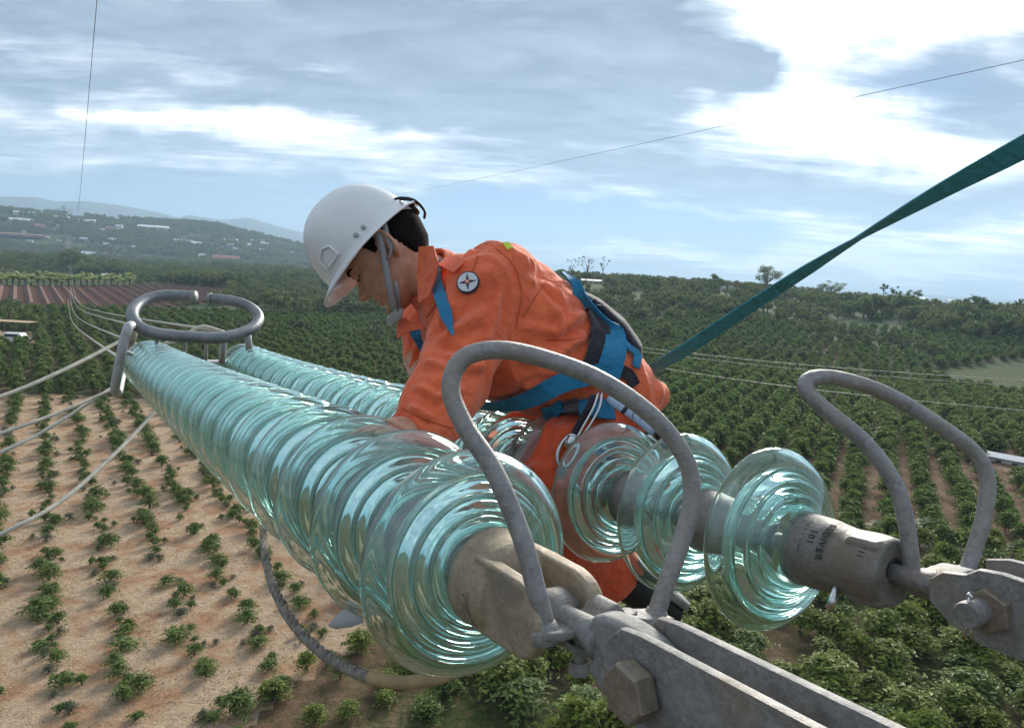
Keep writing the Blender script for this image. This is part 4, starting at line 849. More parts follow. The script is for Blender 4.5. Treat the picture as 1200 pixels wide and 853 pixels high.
for (p, q, r_) in (((217, 394, 4.05), (216, 424, 4.2), .010), ((242, 395, 4.1), (241, 426, 4.25), .010), ((262, 397, 4.2), (260, 424, 4.3), .020), ((290, 388, 4.3), (292, 410, 4.35), .020), ((184, 392, 3.98), (184, 410, 4.1), .012)):
    mb = MB(); mb.tube([PX(*p), PX(*q)], r_, 10); mb.build('strut', M_alu, ring)
side = empty('corona_ring', PX(146, 420, 4.15), 'pale corona ring seen edge-on at the far left end of the near string', 'corona ring')
pts = [PX(154, 381, 3.9), PX(150, 384, 3.84), PX(145, 400, 3.84), PX(139, 430, 3.86), PX(135, 452, 3.9), PX(136, 460, 4.0), PX(139, 458, 4.3), PX(143, 440, 4.5), PX(151, 410, 4.55), PX(156, 390, 4.35)]
mb = MB(); mb.tube(spline(pts + [pts[0]], 60), .024, 16); mb.build('tube', M_alu, side)
mb = MB(); mb.tube([PX(146, 412, 3.86), PX(165, 418, 4.3)], .012, 8); mb.build('strut', M_alu, side)
yoke = empty('yoke_plate', PX(225, 420, 4.75), 'pale yoke plate joining the far ends of both strings behind the ring', 'yoke plate')
eA = cw(axis_pt(SA, 20 * SP + .2)); eB = cw(axis_pt(SB, 21 * SP + .2)); ym = (eA + eB) / 2; dv = eB - eA; L_ = np.linalg.norm(dv); dv /= L_; nv = np.cross(dv, ax); nv /= np.linalg.norm(nv)
mb = MB(); mb.prism([(-L_ / 2 - .06, -.02), (L_ / 2 + .06, -.02), (L_ / 2 - .02, .16), (-L_ / 2 + .02, .16)], ym, dv, ax, nv, .016, .003); mb.build('plate', M_alu, yoke, angle=35)
for e_, S_, k in ((eA, SA, 20), (eB, SB, 21)):
    mb = MB(); mb.tube([cw(axis_pt(S_, k * SP + .05)), e_ + ax * .04], .016, 12); mb.build('end_link', M_galv, yoke)

# --- hanging twisted rope with a hose sleeve, below the near string
rp = [(316, 585, 1.95), (309, 622, 1.62), (314, 665, 1.38), (329, 706, 1.22), (352, 740, 1.12), (383, 769, 1.05), (412, 785, 1.01), (436, 795, .985)]
C = spline([PX(*p) for p in rp], 240)
rope = empty('twisted_rope', C[0], 'grey twisted rope with tan hose sleeve hanging in a loop below the near string', 'rope')
for j in range(3):
    pts = []
    for i, c in enumerate(C):
        t = C[min(i + 1, len(C) - 1)] - C[max(i - 1, 0)]; t /= np.linalg.norm(t); v1 = np.cross(t, [0, 0, 1.]); v1 /= np.linalg.norm(v1); v2 = np.cross(t, v1); an = i * .36 + j * 2.0944
        pts.append(c + .0040 * (math.cos(an) * v1 + math.sin(an) * v2))
    MB().tube(pts, .0047, 8).build('strand', M_rope, rope)
mb = MB(); mb.tube(spline([PX(*p) for p in ((432, 793.5, .987), (455, 798, .98), (480, 799, .98), (520, 792, .99), (560, 770, 1.02))], 30), .0092, 16); mb.build('hose_sleeve', M_sleeve, rope)
# small pale plastic tip below the second disc
tip = [(-.022, 0), (-.014, .010), (.0, .024), (.010, .027), (.032, .018), (.036, .005), (.016, -.002), (-.008, -.005)]
mb = MB(); ca, cs, cu_ = dirw((1, 0, 0)), dirw((0, -.95, .3)), dirw((0, .3, .95)); mb.prism(tip, PX(400, 733, 1.15), ca, cs, cu_, .006, .002); o = mb.build('plastic_tag', M_clear, None); tag(o, 'small pale grey plastic corner sticking out under the second near disc', 'tag')
# --- ropes from the far end to the left
def rope_line(pts, r, label, mat=M_rope2, name='rope', cat='rope', n=40, group=None):
    o = MB().tube(spline([PX(*p) for p in pts], n), r, 8).build(name, mat, None); return tag(o, label, cat, group)
rope_line([(-130, 503, 3.0), (0, 465, 3.3), (80, 431, 3.7), (136, 402, 4.15), (141, 399, 4.3)], .0105, 'topmost thick cream rope running left from the edge-on ring')
rope_line([(-130, 552, 3.0), (0, 508, 3.3), (70, 483, 3.7), (134, 455, 4.2)], .0095, 'upper rope of the close pair that meets at the foot of the edge-on ring')
rope_line([(-130, 585, 3.0), (0, 530, 3.3), (60, 500, 3.7), (135, 452, 4.25)], .0095, 'lower rope of the close pair that meets at the foot of the edge-on ring')
rope_line([(-120, 680, 2.9), (0, 626, 3.1), (70, 588, 3.4), (130, 536, 3.8), (178, 486, 4.25), (215, 440, 4.6)], .0105, 'lowest cream rope sagging left over the dry plot from under the near string')
rope_line([(206, 425, 4.5), (192, 405, 4.4), (212, 397, 4.5), (235, 383, 4.6), (262, 389, 4.7)], .012, 'short tan rope knotted behind the corona ring')

# ================================================================== THE WORKER
man = empty('person', PX(700, 478, 1.73), 'man in orange work clothes, white hard hat and blue harness leaning over the insulators', 'person')
REF = dirw((0, 0, 1))
def sec(px, py, z, wpx, depth): return (PX(px, py, z), wpx * z / FPX, depth)
# ---- head, in its own axes (ahead, up, side towards the camera), origin at the ear hole
HZ = 1.61; HO = PX(460, 300, HZ); hf = dirw((-.70, .714, 0)); hu = dirw((-.714, -.70, 0)); hs = dirw((0, 0, -1.)); 
def H(F, U, S=0.): return HO + hf * F + hu * U + hs * S
def head_mesh(mb, off=None):
    Us = np.linspace(-.103, .137, 66); n = 84; vs = []
    fU = [-.104, -.098, -.085, -.072, -.05, -.03, -.018, .005, .022, .035, .055, .085, .11, .128, .138]
    fF = [.060, .084, .0985, .094, .0975, .0975, .095, .092, .093, .100, .101, .088, .064, .035, .0]
    bU = [-.104, -.085, -.07, -.05, -.02, .02, .05, .085, .11, .128, .138]; bF = [.045, .012, -.02, -.056, -.084, -.098, -.099, -.089, -.070, -.045, -.01]
    wU = [-.104, -.095, -.085, -.07, -.05, -.02, .02, .05, .085, .11, .128, .138]; wW = [.012, .030, .044, .056, .064, .071, .075, .0755, .070, .056, .036, .006]
    for U in Us:
        f, b, w_ = np.interp(U, fU, fF), np.interp(U, bU, bF), np.interp(U, wU, wW); c = (f + b) / 2 - .004; 
        for k in range(n):
            th = 2 * math.pi * k / n; ct, st = math.cos(th), math.sin(th); af = f - c if ct > 0 else c - b
            p = 2.25 if ct > 0 else 2.0
            F = c + af * math.copysign(abs(ct) ** (2 / p), ct); S = w_ * math.copysign(abs(st) ** (2 / p), st)
            if ct > 0:
                g = lambda x, s: math.exp(-(x / s) ** 2)
                nb = np.interp(U, [-.036, -.031, -.026, -.018, -.010, .005, .018, .030], [0, .007, .022, .032, .026, .015, .006, 0]); sg = np.interp(U, [-.03, -.018, .0, .02], [.0165, .0125, .0085, .008])
                F += nb * g(S, sg); F += .008 * g(abs(S) - .016, .006) * g(U + .023, .008)
                F -= .013 * g(abs(S) - .031, .014) * g(U - .016, .011); F += .0075 * g(abs(S) - .031, .011) * g(U - .012, .0075)
                F += .0045 * g(abs(S) - .026, .020) * g(U - .034, .007); F += .0075 * g(S, .022) * g(U + .044, .0042); F += .0085 * g(S, .020) * g(U + .0585, .0048); F -= .006 * g(S, .024) * g(U + .0512, .0022)
                F -= .004 * g(S, .02) * g(U + .069, .005); F += .004 * g(S, .016) * g(U + .085, .010); F += .004 * g(abs(S) - .046, .014) * g(U + .004, .016); F += .0 
                q = .0035 * g(abs(S) - .034, .010) * g(U + .05, .018); F -= q
            vs.append((F, U, S))
    if off is not None:
        out = []
        for (F, U, S) in vs:
            line = np.interp(F, [-.10, -.06, -.042, -.032, -.022, .0, .010, .018, .030, .05, .075, .1], [-.080, -.075, -.050, .0, .042, .046, .020, .010, .040, .055, .062, .064])
            m_ = 1 / (1 + math.exp(-(U - line) / .0035)); k = -.006 + .0135 * m_; d = math.hypot(F + .0, S) + 1e-6; e = math.sqrt(F * F + S * S + (U - .02) ** 2) + 1e-6
            out.append((F + F / e * k, U + (U - .02) / e * k, S + S / e * k))
        vs = out
    vs = [H(*v) for v in vs]; m_ = len(Us)
    fs = [(i * n + k, i * n + (k + 1) % n, (i + 1) * n + (k + 1) % n, (i + 1) * n + k) for i in range(m_ - 1) for k in range(n)] + [tuple(range(n)), tuple((m_ - 1) * n + k for k in range(n))]
    mb.add(vs, fs)
body = MB(); head_mesh(body)
for sd in (1, -1):      # ears
    cx_, cu_ = -.010, .006
    helix = [H(cx_ + .012 * math.cos(t) - .004, cu_ + .030 * math.sin(t) + .004, sd * (.083 + .006 * math.sin(t * .5 + .3) + (.006 if math.cos(t) < 0 else 0))) for t in np.linspace(.2, 2 * math.pi - 1.2, 18)]
    body.tube(helix, [.0042] * 12 + [.0052] * 6, 8)
    body.loft([(H(cx_ - .002, cu_ - .022, sd * .077), .007, .006), (H(cx_ - .004, cu_, sd * .078), .011, .006), (H(cx_ - .005, cu_ + .022, sd * .079), .011, .006), (H(cx_ - .005, cu_ + .03, sd * .075), .004, .004)], hs, 14)
    body.tube([H(cx_ + .002, cu_ - .030, sd * .074), H(cx_ - .004, cu_ - .024, sd * .077)], [.006, .006], 8)
neckb = PX(528, 342, 1.66)
body.loft([(H(-.014, .02), .05, .05), (H(-.016, -.03), .058, .056), (H(-.016, -.075), .055, .056), (neckb * .5 + H(-.022, -.075) * .5, .060, .060), (neckb, .075, .09), (PX(560, 360, 1.67), .09, .13), (PX(640, 415, 1.70), .11, .13), (PX(700, 455, 1.72), .12, .14)], REF, 36)
def hand(mb, wrist, dirn, back, side, thumb_side, curl=.5, L=.17):
    """palm with four unequal curled fingers and a thumb from its side"""
    W_, d, b, s_ = [np.asarray(q, float) for q in (wrist, dirn, back, side)]; d = d / np.linalg.norm(d); b = b - b.dot(d) * d; b /= np.linalg.norm(b); s_ = np.cross(d, b) * thumb_side
    mb.loft([(W_ - d * .02, .027, .020), (W_ + d * .02, .032, .018), (W_ + d * .055, .040, .015), (W_ + d * .085, .040, .013)], b, 20)
    for i, (o, l) in enumerate(((.030, .070), (.010, .078), (-.010, .073), (-.029, .058))):
        p = W_ + d * (.082 - .004 * abs(i - 1)) + s_ * o; pts = [p - d * .02]; an = .15; pts.append(p)
        for seg, k in ((.42, curl * .9), (.33, curl * 1.5), (.25, curl * 1.1)):
            an += k; pts.append(pts[-1] + (d * math.cos(an) - b * math.sin(an)) * l * seg + s_ * (o * .10))
        mb.tube(pts, [.0085, .0092, .0088, .0080, .0066], 10)
    p = W_ + d * .022 + s_ * .028; q = p + d * .030 + s_ * .022 - b * .010; r_ = q + d * .026 + s_ * .006 - b * .014; mb.tube([p - s_ * .014, p, q, r_], [.012, .0115, .0095, .0075], 10)
wn = PX(484, 498, 1.355); hand(body, wn, PX(452, 503, 1.29) - wn, dirw((.1, -1, -.2)), None, 1, .38) if False else hand(body, wn, PX(452, 503, 1.29) - wn, dirw((.1, -1, -.2)), dirw((0, 0, 1)), 1, .38)
wf = PX(508, 478, 1.72); hand(body, wf, PX(470, 490, 1.66) - wf, dirw((.1, -1, -.2)), dirw((0, 0, 1)), -1, .45)
body.tube([PX(540, 430, 1.46), PX(515, 468, 1.41), PX(492, 493, 1.368)], [.045, .038, .027], 16); body.tube([PX(575, 345, 1.52), PX(558, 385, 1.49), PX(540, 430, 1.46)], [.055, .052, .045], 16); body.tube([PX(600, 360, 1.62), PX(575, 345, 1.52)], [.07, .055], 16)
body.tube([PX(560, 370, 1.78), PX(508, 380, 1.84), PX(492, 425, 1.82), PX(508, 477, 1.725)], [.06, .052, .042, .028], 16)
bo = remeshed(body, 'body', M_skin, man, .0026, 2)
# face details
mb = MB()
for sd in (1, -1): mb.lathe([(.0001, -.0122), (.006, -.0105), (.0105, -.006), (.0122, 0), (.0105, .006), (.006, .0105), (.0001, .0122)], H(.0650, .0125, sd * .030), hf, 20)
mb.build('eye', M_eye, man); 
mb = MB()
for sd in (1, -1): mb.tube(spline([H(.0845, .030, sd * .016), H(.0865, .0345, sd * .026), H(.080, .036, sd * .038), H(.066, .032, sd * .050)], 12) + hf * .012, [.0015, .0028, .0033, .0033, .0033, .0033, .003, .003, .0028, .0024, .002, .0016, .001], 8)
brow_o = mb.build('eyebrow', M_hair, man)
mb = MB()
for sd in (1, -1): mb.tube(spline([H(.0895, .010, sd * .020), H(.0925, .0082, sd * .030), H(.0865, .0092, sd * .040), H(.079, .0125, sd * .046)], 12), .0011, 6)
mb.build('eyelash', M_hair, man)
mb = MB(); head_mesh(mb, off=True); mb.build('hair', M_hair, man)

# ---- hard hat
HHZ = 1.61; HC = PX(429, 292, HHZ); gf = dirw((-.675, .738, 0)); gu = dirw((-.738, -.675, -.05)); gu /= np.linalg.norm(gu); gs = np.cross(gf, gu); gs = gs * (1 if gs.dot(hs) > 0 else -1)
def HH(F, U, S): return HC + gf * F + gu * U + gs * S
hat = empty('hard_hat', HC, 'white hard hat with a short visor and grey chin strap on the man\'s head', 'hard hat')
def shell(inset, flange=True):
    nt, nf = 96, 26; rowsv = []
    def rim(t, e=0): c, s = math.cos(t), math.sin(t); a = .122 if c > 0 else .132; return np.array([(a - inset + e) * c - .004, (.110 - inset + e) * s])
    for j in range(nf):       # from apex to rim
        ph = (j / (nf - 1)) * math.pi / 2; row = []
        for k in range(nt):
            t = 2 * math.pi * k / nt; q = rim(t) * (math.sin(ph) ** .86); U = (.146 - inset) * (max(math.cos(ph), 0) ** .93) - .004
            rd = .0045 * math.exp(-(q[1] / .011) ** 4) * (1 if q[0] > -.12 else 0) * min(1, math.cos(ph) * 3) * (1 - .0)
            rd2 = .002 * math.exp(-((abs(q[1]) - .045) / .006) ** 2) * min(1, math.cos(ph) * 2.5)
            row.append((q[0], U + (rd + rd2 if inset == 0 else 0), q[1]))
        rowsv.append(row)
    for e_, dn in ((.25, -.001), (.6, -.004), (1., -.009)):
        row = []
        for k in range(nt):
            t = 2 * math.pi * k / nt; c = math.cos(t); ex_ = .009 + .028 * max(0, c) ** 3.5 + .010 * max(0, -c) ** 4
            q = rim(t, 0); d = q / np.linalg.norm(q); q = q + d * ex_ * e_; row.append((q[0], -.004 + dn * (1 + .9 * max(0, c)) - (inset if inset else 0) * .7, q[1]))
        rowsv.append(row)
    return rowsv, nt
o_, nt = shell(0); i_, _ = shell(.0028); allr = o_ + i_[::-1]; mb = MB()
mb.add([HH(*p) for r in allr for p in r], [(i * nt + k, i * nt + (k + 1) % nt, (i + 1) * nt + (k + 1) % nt, (i + 1) * nt + k) for i in range(len(allr) - 1) for k in range(nt)] + [tuple(range(nt)), tuple((len(allr) - 1) * nt + k for k in range(nt))])
mb.build('shell', M_white, hat)
mb = MB(); pts = [HH(*p) for p in o_[-1]]; mb.tube(pts + [pts[0]], .0024, 8); mb.build('rim', M_white, hat)
# raised socket frame on the side, and slots
def on_shell(F, U):
    t = math.sqrt(max(0, 1 - ((U + .004) / .146) ** 2 - (F / .130) ** 2)); return HH(F, U, .110 * t + .001)
fr = [(.046, .014), (.086, .014), (.086, .040), (.062, .050), (.046, .040)]
mb = MB(); pts = [on_shell(*p) for p in fr]; mb.tube(pts + [pts[0]], .0022, 8, cap=False); mb.build('socket_frame', M_white, hat)
for F, U in ((-.01, .012), (-.032, .012)):
    mb = MB(); q = on_shell(F, U); mb.lathe([(.001, -.001), (.0055, 0), (.0055, .003), (.003, .004)], q, gs, 14); mb.build('rivet', M_clear, hat)
# suspension at the back
mb = MB()
mb.ribbon(spline([H(-.022, .072, .078), H(-.052, .060, .072), H(-.082, .056, .055), H(-.100, .050, .030), H(-.106, .048, 0), H(-.100, .050, -.03), H(-.07, .05, -.066)], 30), [hu * .011] * 31, .003, [hs] * 31); mb.build('headband', M_clear, hat)
mb = MB(); mb.lathe([(.005, .0), (.015, .002), (.017, .008), (.015, .014), (.008, .017)], H(-.100, .040, .0), -hf, 20)
for r_ in (.0, .014): mb.tube(spline([H(-.070, .076, .050 - r_), H(-.100, .070, .042 - r_), H(-.122, .045, .030 - r_), H(-.122, .016, .022 - r_), H(-.110, .004, .020)], 20), .003, 8)
mb.build('ratchet', M_black, hat)

# ---- jacket
tor = [sec(508, 340, 1.66, 30, .085), sec(522, 347, 1.66, 54, .145), sec(546, 357, 1.665, 75, .195), sec(580, 376, 1.67, 84, .205), sec(617, 399, 1.68, 82, .195), sec(656, 421, 1.695, 73, .18), sec(692, 441, 1.71, 61, .175), sec(722, 462, 1.725, 50, .170), sec(744, 478, 1.735, 34, .14)]
jb = MB(); jb.loft(tor, REF, 48, 2.2)
armN = [sec(600, 330, 1.60, 40, .08), sec(582, 325, 1.55, 46, .090), sec(566, 345, 1.52, 50, .088), sec(556, 375, 1.495, 44, .082), sec(546, 405, 1.475, 43, .078), sec(533, 435, 1.455, 43, .076), sec(520, 463, 1.42, 43, .070), sec(507, 486, 1.39, 43, .062), sec(494, 500, 1.37, 42, .056), sec(483, 505, 1.355, 36, .050), sec(476, 508, 1.345, 30, .042)]
jb.loft(armN, REF, 36)
armF = [sec(560, 360, 1.78, 45, .08), sec(520, 362, 1.84, 38, .085), sec(502, 382, 1.86, 33, .078), sec(499, 410, 1.85, 29, .068), sec(506, 440, 1.81, 27, .062), sec(516, 470, 1.75, 25, .056), sec(518, 480, 1.72, 23, .05)]
jb.loft(armF, REF, 32)
jb.loft([sec(730, 462, 1.70, 26, .13), sec(752, 460, 1.71, 24, .12), sec(768, 465, 1.72, 14, .08), sec(774, 468, 1.72, 5, .05)], REF, 28)      # shirt tail
def raw_remesh(mb, vox, it):
    o = mb.build('tmp', M_orange, None); r = o.modifiers.new('r', 'REMESH'); r.mode = 'VOXEL'; r.voxel_size = vox
    s_ = o.modifiers.new('s', 'SMOOTH'); s_.iterations = it; s_.factor = .6
    dg = bpy.context.evaluated_depsgraph_get(); me = bpy.data.meshes.new_from_object(o.evaluated_get(dg)); bpy.data.objects.remove(o); return me
def vn3(p, s, seed):
    from mathutils import noise as mn
    return np.array([mn.noise(Vector(q) * s + Vector((seed, seed * 2, 0))) for q in p])
def crease(me, folds, noise_amp, seed=1, aniso=None):
    """cloth folds: ridges and valleys along 3-D segments, plus broad soft rumpling"""
    n = len(me.vertices); co = np.zeros(n * 3); me.vertices.foreach_get('co', co); co = co.reshape(-1, 3)
    no = np.zeros(n * 3); me.vertex_normals.foreach_get('vector', no); no = no.reshape(-1, 3)
    wob = vn3(co[:, :], 14, seed + 5) * .012
    disp = vn3(co, 9, seed) * noise_amp + vn3(co, 21, seed + 2) * noise_amp * .55
    r1 = 1 - np.abs(vn3(co * np.array([1, 1, .6]), 7.5, seed + 9)) * 4; disp += np.clip(r1, 0, 1) ** 2 * noise_amp * 1.1
    for pts, wd, amp in folds:
        P = np.array([PX(*q) for q in pts])
        best = np.full(n, 1e9)
        for a_, b_ in zip(P[:-1], P[1:]):
            ab = b_ - a_; t = np.clip(((co - a_) @ ab) / (ab @ ab), 0, 1); d = np.linalg.norm(co - a_ - t[:, None] * ab, axis=1); best = np.minimum(best, d)
        best = np.abs(best + wob * .5); tf = best / wd; disp += amp * np.exp(-tf ** 2) - amp * .45 * np.exp(-((best - wd * 2) / (wd * 1.1)) ** 2)
    co += no * disp[:, None]; me.vertices.foreach_set('co', co.ravel()); me.update()
def finish(me, name, mat, parent):
    off = WL[parent.name]; bv = BVHTree.FromPolygons([v.co.copy() for v in me.vertices], [tuple(p.vertices) for p in me.polygons])
    me.transform(Matrix.Translation(-Vector(off))); me.materials.clear(); me.materials.append(mat); me.polygons.foreach_set('use_smooth', np.ones(len(me.polygons), bool)); me.name = name
    o = bpy.data.objects.new(name, me); COL.objects.link(o); o.parent = parent; return o, bv
jm = raw_remesh(jb, .0065, 5)
crease(jm, [(p_, w_, a_ * 1.5) for p_, w_, a_ in [([(618, 312, 1.52), (606, 350, 1.50), (598, 400, 1.50)], .010, -.012),                 # armpit / side seam
            ([(600, 320, 1.50), (560, 372, 1.42), (516, 396, 1.40)], .011, .010), ([(590, 300, 1.50), (586, 350, 1.44), (572, 400, 1.41)], .010, .007),
            ([(552, 292, 1.52), (540, 320, 1.48)], .008, .006), ([(566, 290, 1.52), (562, 312, 1.47)], .007, .006), ([(530, 320, 1.50), (515, 360, 1.46), (514, 385, 1.45)], .009, -.008),
            ([(500, 425, 1.38), (530, 437, 1.38), (560, 430, 1.40)], .008, .007), ([(486, 452, 1.35), (512, 466, 1.34), (545, 455, 1.36)], .007, .007), ([(478, 475, 1.33), (505, 488, 1.32)], .007, .006), ([(520, 405, 1.39), (545, 418, 1.39)], .008, -.006),
            ([(610, 380, 1.49), (650, 390, 1.50), (690, 362, 1.55)], .010, .009), ([(615, 420, 1.49), (655, 415, 1.50), (688, 392, 1.52)], .010, .008), ([(640, 340, 1.52), (672, 372, 1.50)], .010, -.007),
            ([(620, 455, 1.52), (660, 445, 1.53)], .009, .007), ([(490, 395, 1.78), (482, 430, 1.78)], .008, .006), ([(625, 330, 1.50), (640, 310, 1.53)], .008, .006)]], .008, 1)
jac, jbv = finish(jm, 'jacket', M_orange, man)
# ---- trousers and boots
tb = MB()
tb.loft([sec(690, 448, 1.71, 50, .16), sec(712, 468, 1.72, 56, .175), sec(724, 488, 1.73, 48, .17), sec(728, 504, 1.73, 30, .14)], REF, 40)
tb.loft([sec(722, 488, 1.66, 40, .095), sec(690, 508, 1.61, 46, .095), sec(660, 535, 1.56, 44, .088), sec(640, 570, 1.53, 42, .080), sec(640, 600, 1.53, 42, .074), sec(668, 640, 1.60, 42, .070), sec(700, 670, 1.65, 42, .07), sec(718, 688, 1.66, 38, .066), sec(722, 694, 1.66, 33, .06)], REF, 36)
tb.loft([sec(715, 485, 1.82, 38, .09), sec(665, 492, 1.88, 37, .09), sec(620, 508, 1.93, 36, .085), sec(590, 535, 1.96, 34, .08), sec(590, 570, 1.98, 34, .075), sec(620, 630, 2.02, 32, .065), sec(640, 665, 2.03, 30, .06)], REF, 32)
tm = raw_remesh(tb, .0075, 5)
crease(tm, [([(640, 496, 1.53), (616, 538, 1.48), (640, 556, 1.47)], .010, .009), ([(655, 505, 1.53), (690, 495, 1.55)], .009, .008), ([(650, 540, 1.48), (690, 520, 1.52)], .009, -.007), ([(690, 660, 1.58), (725, 668, 1.60)], .008, .007), ([(685, 680, 1.58), (710, 690, 1.60)], .008, .006)], .006, 3)
tro, tbv = finish(tm, 'trousers', M_orange2, man)
def boot(A, Bp, toe, par):
    mb = MB(); mb.loft([(A, .050, .048), (A * .5 + Bp * .5, .048, .046), (Bp, .050, .050), (Bp * .6 + toe * .4, .046, .046), (toe, .034, .042), (toe + (toe - Bp) * .08, .012, .02)], REF, 24)
    o = remeshed(mb, 'boot', M_black, par, .004, 4); return o
bt = boot(PX(722, 672, 1.655), PX(752, 690, 1.67), PX(786, 716, 1.72), man)
mb = MB(); d0 = PX(786, 716, 1.72) - PX(752, 690, 1.67); d0 /= np.linalg.norm(d0); sn = np.cross(d0, REF); sn /= np.linalg.norm(sn)
if proj(PX(770, 700, 1.69) + sn * .05)[0] < 770: sn = -sn
mb.prism([(-.13, -.040), (-.10, -.046), (.02, -.046), (.075, -.040), (.095, 0), (.075, .040), (.02, .046), (-.10, .046), (-.13, .040)], PX(776, 694, 1.69) + sn * .012, d0, REF, sn, .018, .003); mb.build('boot_sole', M_galv, man)
boot(PX(640, 655, 2.03), PX(650, 690, 2.05), PX(620, 705, 2.0), man)
# ---- things lying on the cloth: cast rays to find the surface
def surf(px, py, bvs=(None,), fall=1.6):
    best = None
    for b in bvs:
        l, n, i, d = b.ray_cast(Vector(CAM), Vector(ray(px, py)), 6)
        if l is not None and (best is None or d < best[2]): best = (np.array(l), np.array(n), d)
    return best
def on_cloth(pts, hw_px, name, mat, parent, bvs, lift=.004, thick=.003, n=26, smooth=3, wscale=None, zmin=0, sink=None):
    Q = spline([(a_, b_, 0) for a_, b_ in pts], n)[:, :2]; P, Nn = [], []
    last = None
    for q in Q:
        h_ = surf(q[0], q[1], bvs)
        if h_ is not None and proj(h_[0])[2] < zmin: h_ = None
        if h_ is None:
            if last is None: continue
            l = PX(q[0], q[1], last[1]); nn = last[0]
        else: l, nn = h_[0], h_[1]
        last = (nn, proj(l)[2]); P.append(l); Nn.append(nn)
    P = np.array(P); Nn = np.array(Nn)
    for _ in range(smooth):
        P[1:-1] = (P[:-2] + 2 * P[1:-1] + P[2:]) / 4; Nn[1:-1] = (Nn[:-2] + 2 * Nn[1:-1] + Nn[2:]) / 4
    if sink:
        for i in range(len(P)): P[i] -= Nn[i] / np.linalg.norm(Nn[i]) * sink * max(0, (i / (len(P) - 1) - .75) / .25)
    W_ = []
    for i in range(len(P)):
        t = P[min(i + 1, len(P) - 1)] - P[max(i - 1, 0)]; w_ = np.cross(t, Nn[i]); w_ /= np.linalg.norm(w_) + 1e-9; k = 1 if wscale is None else np.interp(i / (len(P) - 1), *wscale); W_.append(w_ * hw_px / FPX * 1.6 * k)
    mb = MB(); mb.ribbon(P + Nn * lift / np.linalg.norm(Nn, axis=1)[:, None], W_, thick, Nn); o = mb.build(name, mat, parent, angle=50); return o
har = empty('safety_harness', PX(690, 400, 1.6), 'blue webbing safety harness with dark back pad worn over the orange jacket', 'harness')
# dark pad behind the waist
mb = MB(); mb.loft([sec(668, 340, 1.66, 6, .07), sec(688, 356, 1.68, 12, .11), sec(712, 380, 1.70, 17, .12), (PX(731, 406, 1.71), 18 * 1.7 / FPX, .12), sec(738, 426, 1.72, 11, .10), sec(739, 436, 1.72, 5, .07)], REF, 28)
pad = remeshed(mb, 'back_pad', M_pad, har, .006, 4); pbv = BVHTree.FromPolygons([v.co + Vector(WL[har.name]) for v in pad.data.vertices], [tuple(p.vertices) for p in pad.data.polygons])
BV = (jbv, pbv); BV3 = (jbv, pbv, tbv)
on_cloth([(689, 352), (700, 380), (700, 410), (692, 440)], 13, 'pad_edge', M_pad, har, BV, .006, .006)
on_cloth([(654, 325), (680, 346), (704, 368), (718, 392), (716, 420), (706, 446)], 12.5, 'back_strap', M_blue, har, BV, .014, .004, smooth=10, wscale=([0, .3, 1], [.45, .95, 1.2]))
on_cloth([(722, 398), (734, 410), (744, 418), (742, 432)], 5, 'side_strap', M_blue, har, BV, .008, .004)
on_cloth([(530, 284), (518, 298), (514, 320), (518, 345), (524, 368), (529, 392)], 7.5, 'shoulder_strap', M_blue, har, BV, .011, smooth=14, wscale=([0, .75, 1], [1, .85, .12]))
on_cloth([(486, 385), (492, 400), (500, 414), (505, 432)], 7.5, 'chest_strap', M_blue, har, BV, zmin=1.6, wscale=([0, .6, 1], [1, .9, .2]))
on_cloth([(708, 436), (685, 438), (655, 446), (625, 461), (590, 467), (556, 464), (530, 458)], 11, 'waist_strap', M_blue, har, BV, .021, .004, zmin=1.47, smooth=12)
on_cloth([(636, 478), (665, 481), (690, 484), (716, 484)], 13, 'thigh_strap', M_blue, har, BV3, .014, .005, smooth=16)
on_cloth([(668, 468), (673, 480), (672, 494)], 8, 'buckle_pad', M_pad, har, BV3, .022, .006, smooth=10)
def ring_at(c, n, r, t, name, par, mat=M_steel, sq=1.25):
    n = n / np.linalg.norm(n); a_ = np.cross(n, [0, 0, 1.]); a_ /= np.linalg.norm(a_); b_ = np.cross(n, a_); pts = [c + r * (math.cos(q) * a_ + sq * math.sin(q) * b_) for q in np.linspace(0, 2 * math.pi, 25)]
    return MB().tube(pts, t, 8, cap=False).build(name, mat, par)
q = PX(733, 438, 1.585); ring_at(q, REF + rt * .6, .020, .0035, 'd_ring', har); ring_at(PX(738, 446, 1.62), rt, .022, .004, 'd_ring', har)
on_cloth([(720, 432), (735, 440), (742, 452)], 7, 'ring_patch', M_pad, har, BV, .006, .004)
# ---- lanyards, carabiner
lan = empty('positioning_lanyard', PX(680, 500, 1.50), 'dark lanyard with polished carabiner hanging from the harness to a fibre rope', 'lanyard')
def car(c0, c1, wd, label=None):
    d = c1 - c0; L = np.linalg.norm(d); d /= L; v = np.cross(d, REF); v /= np.linalg.norm(v)
    pts = [c0 + d * (L * (.5 + .5 * math.sin(t))) + v * wd * math.cos(t) for t in np.linspace(0, 2 * math.pi, 29)]
    return MB().tube(pts, .0042, 8, cap=False).build('carabiner', M_steel, lan)
MB().ribbon(spline([PX(*p) for p in ((697, 462, 1.50), (690, 478, 1.485), (679, 497, 1.48), (671, 513, 1.475))], 16), [rt * .009] * 17, .004, [-REF] * 17).build('strap', M_pad, lan)
car(PX(672, 510, 1.47), PX(657, 546, 1.46), .017)
mb = MB(); mb.lathe([(.004, -.014), (.0095, -.012), (.0105, 0), (.0095, .012), (.004, .014)], PX(668, 518, 1.465), PX(668, 518, 1.465) - PX(660, 540, 1.46), 16); mb.build('locking_sleeve', M_steel, lan)
